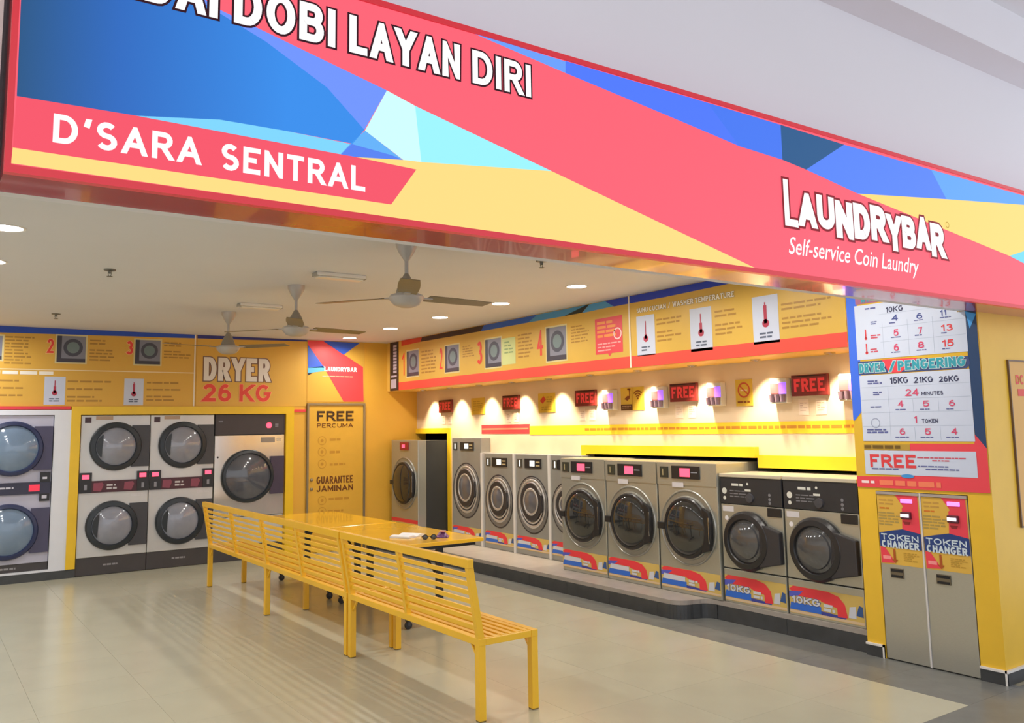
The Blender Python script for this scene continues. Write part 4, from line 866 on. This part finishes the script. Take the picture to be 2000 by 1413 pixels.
# ---- token changers
def changer(label, u):
    t = thing('token_changer', label, 'vending machine', (XF, -u, 0), RW, 'token changers')
    hw = .158; o = 3.475
    MB().box(-hw, .0, .006, hw, .45, 1.135).build('cabinet', INOX, t, bevel=.004)
    MB().box(-hw, -.008, 1.137, hw, .45, 1.156).build('top_cap', mat('cap_grey', (180, 172, 170), .35, metal=.4), t)
    T = DATA['TOK']
    R = lambda r: (r[0] + o, r[1], r[2] + o, r[3]); Pp = lambda p: [(max(-hw+.002, min(hw-.002, x + o)), y) for x, y in p]
    s = quad(t, 'front_sticker', (-hw + .002, .655, hw - .002, 1.134), ink('tok_yellow', (222, 178, 74)), -.0015)
    poly(s, 'red_field', Pp(T['red']), ink('tok_red', (236, 66, 84)), -.0028)
    poly(s, 'red_corner', Pp(T['redlow']), ink('tok_red', (236, 66, 84)), -.0028)
    poly(s, 'navy_field', Pp(T['navy']), ink('tok_navy', (32, 62, 128)), -.004)
    btext(s, 'TOKEN', R(T['TOKEN']), ink('tok_white', (206, 222, 232)), -.0052, .025); btext(s, 'CHANGER', R(T['CHANGER']), ink('tok_white', (206, 222, 232)), -.0052, .04)
    bars(s, R(T['table']), 5, ink('tok_table', (176, 150, 80)), -.0028, 5, .5); bars(s, (-.14, 1.06, -.03, 1.11), 2, ink('tok_text', (196, 150, 70)), -.0028, 6, .4); bars(s, (-.14, 1.035, -.03, 1.048), 1, ink('tok_orange', (210, 120, 40)), -.0028, 7, .8)
    bars(s, R(T['textlow']), 5, ink('tok_low', (190, 148, 52)), -.0028, 8, .6); bars(s, (-.135, .685, -.07, .715), 1, ink('tok_pink', (250, 150, 150)), -.0034, 3, .8)
    poly(s, 'down_arrow', [(-.055, .76), (-.04, .76), (-.038, .69), (-.022, .69), (-.046, .665), (-.07, .69), (-.056, .69)], ink('tok_brown', (176, 84, 30)), -.004)
    r = R(T['purple']); MB().box(r[0], -.008, r[1] + .004, r[2], -.001, r[3] - .004).build('display', mat('violet_display', (196, 120, 255), .4, emit=1.6, var=0), t, bevel=.008)
    r = R(T['slot']); q = MB().box(r[0], -.02, r[1] - .012, r[2], -.001, r[3] + .014).build('note_acceptor', mat('acceptor_dark', (92, 40, 52), .4), t, bevel=.004)
    MB().box(r[0] + .004, -.024, r[1] + .002, r[2] - .01, -.02, r[3]).build('note_slot_light', mat('slot_light', (236, 226, 250), .4, emit=1.4, var=0), q)
    MB().prism([(r[0]+.02, r[1]-.05), (r[2]-.02, r[1]-.05), (r[2]-.01, r[1]-.03), (r[0]+.01, r[1]-.03)], -.004, -.001).build('note_guide', mat('tok_dark_red', (160, 40, 50), .4), t)
    r = R(T['metal_slot']); q = MB().box(r[0], -.006, r[1], r[2], .0, r[3]).build('return_tray', mat('tray_steel', (120, 112, 96), .35, metal=.7), t)
    MB().box(r[0] + .004, -.0075, r[3] - .024, r[2] - .004, -.006, r[3] - .006).box(r[0] + .006, -.0075, r[1] + .004, r[2] - .006, -.006, r[1] + .02).build('tray_opening', DARKV, q)
    return t
changer('token changer nearer the washers', -3.478)
changer('token changer nearer the shop front', -3.149)
struct('trim_11', MB().box(XF-.006, 3.3125, .004, XF+.1, 3.3185, 1.156).box(XF-.006, 3.307, .004, XF+.1, 3.3125, 1.156), strip, 'thin pale joint strip between the two token changers')

# ---- small things on the white wall behind the washers
WLOC = (XW, 0, 0)
brd = mat('led_board', (124, 40, 36), .35, var=.1); led = mat('led_red', (206, 52, 54), .4, emit=.3, var=0)
near = ['in the far corner', 'above the first short ringed washer', 'above the nearest ringed washer', 'above the middle steel washer', 'beside the blue poster edge']
for i, u in enumerate((-10.475, -8.865, -7.405, -5.92, -4.48)):
    t = thing('led_board', 'dark red FREE lettered light board ' + near[i], 'sign', (XW, -u, 1.875), RW, 'FREE boards on the white wall')
    MB().box(-.178, -.03, 0, .178, 0, .178).build('case', brd, t, bevel=.004)
    MB().box(-.165, -.034, .162, .165, -.03, .170).build('top_edge', DARKV, t)
    btext(t, 'FREE', (-.15, .035, .15, .145), led, -.0315, .03)
    for k, du in enumerate((-.085, .085)):
        p = tag(MB().box(-.05, -.003, 0, .05, 0, .135).build('paper_notice', mat('paper_beige', (228, 206, 184), .6, var=.05)), '%s paper notice under the FREE board %s' % (('left', 'right')[k], near[i]), 'paper', 'paper notices under the FREE boards')
        p.location = (XW, -u - du, 1.715); p.rotation_euler = (0, 0, RW)
        bars(p, (-.035, .03, .035, .11), 4, ink('paper_text', (196, 168, 150)), -.0042, i, .4)
def small_sign(u0, u1, z0, z1, label, kind):
    t = thing('wall_notice', label, 'sign', (XW, -(u0 + u1)/2, z0), RW); w = (u1 - u0)/2; h = z1 - z0
    MB().box(-w, -.006, 0, w, 0, h).build('board', mat('notice_gold', (214, 178, 62), .4, var=.03), t)
    br = ink('notice_brown', (136, 72, 20)); y = -.0075
    if kind == 'wifi':
        MB().box(-w, -.0075, 0, .0, -.006, h*.26).build('dark_label', ink('notice_dark', (92, 54, 20)), t)
        bars(t, (-w + .02, .015, -.02, h*.22), 2, ink('notice_pale', (196, 160, 120)), -.009, 2, .4)
        b = MB().prism([(-.12, h*.5), (-.075, h*.42), (-.04, h*.5), (-.03, h*.62), (-.07, h*.64)], y, -.006).rect(-.045, h*.62, -.03, h*.92, y).rect(-.07, h*.88, -.02, h*.95, y); b.build('camera_mark', br, t)
        b = MB()
        for r in (.035, .06, .085):
            for k in range(8):
                a0 = PI*.22 + k*PI*.07; a1 = a0 + PI*.07; c = (.087, h*.5)
                b.flat([(c[0] + r*math.cos(a0), c[1] + r*math.sin(a0)), (c[0] + r*math.cos(a1), c[1] + r*math.sin(a1)), (c[0] + (r-.013)*math.cos(a1), c[1] + (r-.013)*math.sin(a1)), (c[0] + (r-.013)*math.cos(a0), c[1] + (r-.013)*math.sin(a0))], y)
        b.disc(.087, h*.5, .012, y, 12); b.build('wifi_mark', br, t)
        MB().rect(-.002, 0, .002, h, y).build('divider', br, t)
    elif kind == 'smoke':
        MB().lathey(0, h*.6, [(w*.74, y), (w*.58, y)], 26).build('ban_ring', ink('ban_red', (196, 84, 50)), t)
        b = MB().rect(-w*.4, h*.57, w*.4, h*.62, y); b.build('cigarette_mark', ink('ban_pale', (236, 214, 190)), t)
        b = MB().flat([(-w*.5, h*.74), (-w*.42, h*.78), (w*.5, h*.46), (w*.42, h*.42)], y - .001); b.build('ban_bar', ink('ban_red', (196, 84, 50)), t)
        bars(t, (-w*.8, h*.1, w*.8, h*.2), 1, br, y, 3, .7)
    elif kind == 'arrow':
        MB().flat([(-w*.8, h*.62), (-w*.35, h*.86), (-w*.05, h*.68), (-w*.45, h*.46)], y).build('red_mark', ink('mark_red', (206, 60, 40)), t)
        bars(t, (-w*.6, h*.1, w*.6, h*.35), 2, ink('notice_ochre', (176, 140, 40)), y, 4, .4); bars(t, (.0, h*.5, w*.7, h*.85), 3, ink('notice_ochre', (176, 140, 40)), y, 6, .5)
    else: bars(t, (-w*.7, h*.2, w*.7, h*.85), 5, ink('notice_ochre', (176, 140, 40)), y, 5, .35)
small_sign(-9.82, -9.49, 1.83, 2.05, 'plain yellow notice above the tall ringed washer', 'plain')
small_sign(-8.31, -7.98, 1.82, 2.05, 'yellow notice with a red mark above the middle short ringed washer', 'arrow')
small_sign(-6.84, -6.49, 1.81, 2.05, 'yellow double notice with camera and wireless symbols', 'wifi')
small_sign(-5.285, -5.095, 1.81, 2.05, 'yellow no smoking notice', 'smoke')
dn = ['left of the wireless notice', 'right of the wireless notice', 'left of the no smoking notice', 'touching the nearest FREE board', 'partly hidden by the blue poster edge']
for i, u in enumerate((-6.98, -6.23, -5.49, -4.765, -4.09)):
    t = thing('soap_dispenser', 'small red and violet lit detergent dispenser ' + dn[i], 'dispenser', (XW, -u, 1.82), RW, 'detergent dispensers on the white wall')
    MB().box(-.085, -.07, 0, .085, 0, .215).build('case', mat('dispenser_grey', (206, 200, 190), .4), t, bevel=.006)
    MB().box(-.08, -.076, .085, .012, -.07, .17).build('red_front', mat('dispenser_red', (236, 84, 84), .4, emit=.35, var=0), t)
    MB().box(.012, -.076, .08, .082, -.07, .175).build('violet_lamp', mat('dispenser_violet', (132, 84, 250), .4, emit=1.6, var=0), t)
    for du in (-.055, 0, .055): MB().lathez(du, -.085, [(.001, .012), (.02, .012), (.026, .075), (.022, .075), (.018, .02)], 14).build('cup', mat('cup_mauve', (128, 104, 118), .4), t, smooth=True)
t = thing('text_band', 'long yellow text strip with a red end along the white wall', 'sign', WLOC, RW)
MB().box(-8.5, -.004, 1.56, -3.80, -.002, 1.665).build('yellow_strip', mat('strip_yellow', (246, 200, 46), .4, var=.02), t)
MB().box(-9.575, -.004, 1.575, -8.5, -.002, 1.69).build('red_strip', ink('strip_red', (230, 62, 66)), t)
bars(t, (-7.45, 1.60, -3.9, 1.635), 1, ink('strip_text', (196, 130, 40)), -.0055, 31, .7); quad(t, 'pale_line', (-9.56, 1.625, -8.52, 1.645), ink('strip_pale', (246, 130, 100)), -.0055)

# ================================================================ LIGHTS OF THE ROOM
lamp_face = mat('lamp_face', (255, 252, 244), .5, emit=30, var=0)
for row, X, where, k0 in (('right', 4.88, 'in the row beside the washer fascia', 0), ('left', .42, 'in the row over the left dryer', 0)):
    for k, y in enumerate((10.83, 9.61, 8.38, 7.15, 5.93, 4.71, 3.5)):
        t = thing('downlight', '%s recessed downlight from the back wall %s' % (ORD[k], where), 'ceiling light', (X, y, ZC), 0, 'round ceiling downlights')
        MB().lathez(0, 0, [(.105, 0), (.103, -.008), (.088, -.006), (.086, 0)], 28).build('rim', WHITE, t, smooth=True)
        MB().lathez(0, 0, [(.087, -.004), (.0005, -.004)], 28).build('lamp_disc', lamp_face, t)
        ld = bpy.data.lights.new('downlight_lamp', 'AREA'); ld.shape = 'DISK'; ld.size = .16; ld.energy = DOWNLIGHT_W; ld.color = (1, .95, .86) if row == 'right' else (.96, .97, 1); ld.spread = PI * .92
        lo = bpy.data.objects.new('lamp', ld); C.objects.link(lo); lo.parent = t; lo.location = (0, 0, -.012)
for k, (y) in enumerate([10.80 - .739*i for i in range(10)]):
    t = thing('spotlight', '%s small spotlight from the corner under the washer fascia' % ORD[k], 'spotlight', (6.0, y, 2.205), 0, 'spotlights under the fascia')
    MB().lathez(0, 0, [(.045, 0), (.045, -.012), (.032, -.014), (.03, -.004)], 20).build('rim', CHR, t, smooth=True)
    MB().lathez(0, 0, [(.032, -.008), (.0005, -.008)], 20).build('lamp_disc', mat('spot_face', (255, 240, 200), .5, emit=9, var=0), t)
    ld = bpy.data.lights.new('spot_lamp', 'SPOT'); ld.energy = SPOT_W; ld.spot_size = math.radians(84); ld.spot_blend = .75; ld.shadow_soft_size = .025; ld.color = (1, .85, .61)
    lo = bpy.data.objects.new('lamp', ld); C.objects.link(lo); lo.parent = t; lo.location = (0, 0, -.02); lo.rotation_euler = (0, math.radians(-14), 0)
# ceiling fans
FANM = mat('fan_grey', (186, 182, 180), .35, metal=.2, var=.03); BLD = mat('fan_blade', (126, 114, 88), .4, var=.04)
def fan(label, X, y, rot):
    t = thing('ceiling_fan', label, 'fan', (X, y, ZC), 0, 'ceiling fans in a row')
    MB().lathez(0, 0, [(.001, 0), (.075, 0), (.072, -.03), (.05, -.075), (.024, -.115), (.014, -.13)], 24).build('canopy', FANM, t, smooth=True)
    MB().lathez(0, 0, [(.013, -.12), (.013, -.26)], 12).build('rod', FANM, t, smooth=True)
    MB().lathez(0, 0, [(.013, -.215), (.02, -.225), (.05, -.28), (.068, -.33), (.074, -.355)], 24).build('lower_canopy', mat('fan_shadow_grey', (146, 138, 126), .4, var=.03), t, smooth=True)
    MB().lathez(0, 0, [(.07, -.35), (.108, -.362), (.118, -.378), (.112, -.40), (.085, -.43), (.045, -.445), (.0005, -.447)], 32).build('motor', FANM, t, smooth=True)
    for k in range(3):
        a = rot + k * 2*PI/3
        q = bpy.data.objects.new('blade', blade_mesh); C.objects.link(q); q.parent = t; q.rotation_euler = (0, 0, a); q.location = (0, 0, -.375)
        MB().box(.09, -.02, -.004, .2, .02, .004).build('blade_arm', FANM, q)
def make_blade():
    o = MB(); n = 7; top = []; 
    for i in range(n):
        s = i/(n-1); x = .16 + s*.52; hw = .058 + .012*math.sin(s*PI); tw = -.010*(1-s*.4)
        top.append(((x, -hw, -tw), (x, hw, tw)))
    vs = []; fs = []
    for a, c in top: vs += [a, c, (c[0], c[1], c[2]+.005), (a[0], a[1], a[2]+.005)]
    for i in range(n-1):
        k = i*4
        for q in range(4): fs.append((k+q, k+(q+1) % 4, k+4+(q+1) % 4, k+4+q))
    fs += [(3, 2, 1, 0), (n*4-4, n*4-3, n*4-2, n*4-1)]
    o.add(vs, fs); ob = o.build('blade', BLD, None, fix=True); me = ob.data; bpy.data.objects.remove(ob); return me
blade_mesh = make_blade()
fan('nearest ceiling fan, hanging just behind the sign', 2.70, 5.08, math.radians(-116))
fan('middle one of the three ceiling fans', 2.70, 7.11, math.radians(-112))
fan('farthest ceiling fan, in front of the word DRYER', 2.70, 9.05, math.radians(-48))
# emergency lights
for k, (y, lb) in enumerate(((6.42, 'white batten light between the nearest and middle fans'), (8.36, 'white batten light between the middle and farthest fans'))):
    t = thing('batten_light', lb, 'ceiling light', (2.80, y, ZC), 0, 'batten lights on the ceiling')
    MB().box(-.21, -.06, -.03, .21, .06, 0).build('housing', WHITE, t, bevel=.006)
    MB().box(-.195, -.045, -.045, .195, .045, -.03).build('diffuser', mat('batten_diffuser', (232, 228, 220), .3, var=.01), t, bevel=.008)
    MB().box(-.215, -.05, -.035, -.208, .05, -.005).box(.208, -.05, -.035, .215, .05, -.005).build('end_cap', mat('cap_grey2', (170, 166, 160), .4), t)
for X, y, lb in ((1.20, 7.09, 'ceiling sprinkler nearer the shop sign on the left'), (1.19, 9.98, 'ceiling sprinkler nearer the back wall on the left'), (3.89, 5.14, 'ceiling sprinkler just behind the shop sign')):
    t = thing('ceiling_sprinkler', lb, 'sprinkler', (X, y, ZC), 0, 'ceiling sprinklers')
    SPK = mat('sprinkler_metal', (120, 122, 116), .35, metal=.6, var=.03)
    MB().lathez(0, 0, [(.045, 0), (.042, -.008), (.014, -.012), (.012, -.03)], 18).build('escutcheon', SPK, t, smooth=True)
    MB().bar((-.012, 0, -.03), (-.006, 0, -.052), .004, .004).bar((.012, 0, -.03), (.006, 0, -.052), .004, .004).build('frame_arm', SPK, t)
    MB().lathez(0, 0, [(.022, -.052), (.02, -.056), (.0005, -.056)], 16).build('deflector', SPK, t, smooth=True)

# ================================================================ BENCHES AND TABLES
BY = mat('bench_yellow', (238, 186, 44), .28, var=.04, scale=5, spec=.5)
RX, FX, SH = 2.745, 3.115, .45
def back_x(z): return RX - (z - SH) * .17
def bench(label, y0, y1, legs, stiles):
    yc = (y0 + y1)/2; t = thing('slatted_bench', label, 'bench', (2.93, yc, 0), 0, 'yellow benches in a row')
    def G(p): return (p[0] - 2.93, p[1] - yc, p[2])
    T = .046
    for y in legs:
        MB().box(*G((RX - T/2, y - T/2, .006)), *G((RX + T/2, y + T/2, SH - .03))).build('leg', BY, t, bevel=.003)
        MB().box(*G((FX - T/2, y - T/2, .006)), *G((FX + T/2, y + T/2, SH - .03))).build('leg', BY, t, bevel=.003)
        for X in (RX, FX): MB().box(*G((X - T/2 + .002, y - T/2 + .002, 0)), *G((X + T/2 - .002, y + T/2 - .002, .012))).build('foot_cap', mat('foot_brown', (120, 96, 50), .6), t)
        for X in (RX, FX):
            for sg in (-1, 1):
                if (y + sg*.1 < y0) or (y + sg*.1 > y1): continue
                MB().bar(G((X, y + sg*.09, SH - .035)), G((X, y + sg*.012, SH - .125)), .012, .012).build('brace', BY, t)
        MB().box(*G((RX + T/2, y - T/2, SH - .034)), *G((FX - T/2, y + T/2, SH + .004))).build('cross_rail', BY, t, bevel=.003)
    MB().box(*G((RX - T/2, y0, SH - .034)), *G((RX + T/2, y1, SH + .006))).build('seat_rail', BY, t, bevel=.003)
    MB().box(*G((FX - T/2, y0, SH - .034)), *G((FX + T/2, y1, SH + .006))).build('seat_rail', BY, t, bevel=.003)
    n = 6; sp = (FX - RX - T) / n
    sl = None
    for i in range(n):
        xc = RX + T/2 + sp*(i + .5)
        if sl is None: sl = o = MB().box(-.017, y0 - yc + .02, SH - .012, .017, y1 - yc - .02, SH + .008).build('seat_slat', BY, t, bevel=.003)
        else: o = sl.copy(); C.objects.link(o)
        o.location = (xc - 2.93, 0, 0)
    zt = .88
    MB().bar(G((back_x(zt), y0, zt)), G((back_x(zt), y1, zt)), .038, .05).build('top_rail', BY, t, bevel=.003)
    for k, y in enumerate(stiles):
        MB().bar(G((RX, y, SH)), G((back_x(zt - .02), y, zt - .02)), .04 if k in (0, len(stiles)-1) else .034, .036, up=(0, 1, 0)).build('back_post', BY, t, bevel=.003)
    for k in range(len(stiles) - 1):
        for j in range(7):
            z = .508 + j * .05
            MB().bar(G((back_x(z) + .002, stiles[k] + .012, z)), G((back_x(z) + .002, stiles[k+1] - .012, z)), .014, .025).build('back_slat', BY, t)
bench('longer yellow slatted bench nearer the dryers', 6.075, 9.70, [6.10, 7.86, 9.675], [6.10, 6.98, 7.86, 8.77, 9.675])
bench('shorter yellow slatted bench nearest the shop front', 4.26, 6.05, [4.285, 6.025], [4.285, 5.155, 6.025])
TY = mat('table_yellow', (240, 186, 40), .16, var=.03, spec=.6, coat=.3)
def table(label, y0, y1):
    yc = (y0 + y1)/2; t = thing('folding_table', label, 'table', (3.79, yc, 0), 0, 'yellow tables behind the benches')
    L = (y1 - y0)/2; hw = .375
    MB().box(-hw, -L, .672, hw, L, .705).build('table_top', TY, t, bevel=.006)
    MB().box(-hw + .05, -L + .06, .64, hw - .05, -L + .09, .672).box(-hw + .05, L - .09, .64, hw - .05, L - .06, .672).box(-.02, -L + .09, .645, .02, L - .09, .672).build('under_frame', BLK, t)
    for s in (-1, 1):
        yy = s * (L - .13)
        MB().box(-.03, yy - .02, .09, .03, yy + .02, .645).build('leg', BLK, t, bevel=.003)
        MB().box(-.32, yy - .022, .06, .32, yy + .022, .095).build('foot_bar', BLK, t, bevel=.005)
        MB().bar((-.02, yy, .40), (-.02, yy - s*.35, .645), .016, .016).build('brace', BLK, t)
        for sx in (-.30, .30):
            c = MB().lathe([(.001, -.014), (.03, -.014), (.032, 0), (.03, .014), (.001, .014)], lambda a, b_, h: (sx + a, yy + h, .032 + b_), 18).build('caster', BLK, t, smooth=True)
            MB().box(sx - .012, yy - .02, .032, sx + .012, yy + .02, .07).build('caster_fork', SLATE, c)
table('yellow folding table nearest the shop front, with papers on it', 6.42, 8.035)
table('yellow folding table nearer the back wall', 8.065, 9.66)
# papers on the near table
def on_table(name, label, cat, x, y, rz): return thing(name, label, cat, (x, y, .705), rz)
t = on_table('open_booklet', 'white open booklet lying on the near yellow table', 'booklet', 3.68, 6.92, .5)
b = MB()
n = 8
for side in (-1, 1):
    vs = []; fs = []
    for i in range(n + 1):
        s_ = i/n; x = side * s_ * .13; z = .004 + .022*math.sin(s_*PI*.75)*(1 - s_*.35)
        vs += [(x, -.10, z), (x, .10, z), (x, .10, 0.001), (x, -.10, 0.001)]
    for i in range(n):
        k = i*4
        fs += [(k, k+4, k+5, k+1), (k+3, k+2, k+6, k+7), (k, k+3, k+7, k+4), (k+1, k+5, k+6, k+2)]
    fs += [(n*4, n*4+3, n*4+2, n*4+1)]
    b.add(vs, fs)
b.build('pages', mat('paper_white', (226, 228, 232), .6, var=.03), t, smooth=True)
MB().box(-.132, -.102, 0, .132, .102, .0012).build('cover', mat('cover_grey', (150, 150, 156), .5), t)
t = on_table('eyeglasses', 'small dark pair of glasses beside the white booklet', 'glasses', 3.72, 6.60, -.4)
for s in (-1, 1):
    f = MB().lathe([(.026, 0), (.023, .004), (.019, 0), (.023, -.004)], lambda a, c, h: (s*.036 + a, -.02 + h, .024 + c*.85), 20).build('lens_rim', BLK, t, smooth=True)
    MB().lathe([(.022, 0), (.0005, -.002)], lambda a, c, h: (s*.036 + a, -.02 + h, .024 + c*.85), 20).build('lens', GLK, f)
    MB().bar((s*.062, -.018, .03), (s*.058, .10, .010), .005, .006).build('temple', BLK, t)
MB().bar((-.012, -.02, .03), (.012, -.02, .03), .005, .005).build('bridge', BLK, t)
t = on_table('snack_packet', 'crumpled violet and pink packet beside the glasses', 'packet', 3.90, 6.68, .9)
rnd = random.Random(4); b = MB(); vs = []; nx, ny = 7, 6
for layer in (0, 1):
    for i in range(nx):
        for j in range(ny):
            e = math.sin(i/(nx-1)*PI) * math.sin(j/(ny-1)*PI)
            vs.append(((i/(nx-1) - .5)*.15 + rnd.uniform(-.004, .004), (j/(ny-1) - .5)*.11 + rnd.uniform(-.004, .004), .003 + (e*.045 + rnd.uniform(0, .008) if layer else 0)))
fs = []
for i in range(nx-1):
    for j in range(ny-1):
        a = i*ny + j; k = nx*ny
        fs += [(a, a+1, a+ny+1, a+ny), (k+a, k+a+ny, k+a+ny+1, k+a+1)]
rim = [i*ny for i in range(nx)] + [(nx-1)*ny + j for j in range(1, ny)] + [i*ny + ny-1 for i in range(nx-2, -1, -1)] + [j for j in range(ny-2, 0, -1)]
for q in range(len(rim)):
    a, c = rim[q], rim[(q+1) % len(rim)]; fs.append((a, c, c + nx*ny, a + nx*ny))
b.add(vs, fs)
pk = b.build('wrapper', mat('packet_violet', (120, 76, 130), .35, var=.5, scale=18), t, fix=True)
MB().box(-.05, -.03, .05, .02, .02, .056).build('label_patch', mat('packet_pink', (216, 150, 140), .5, var=.2, scale=20), t)
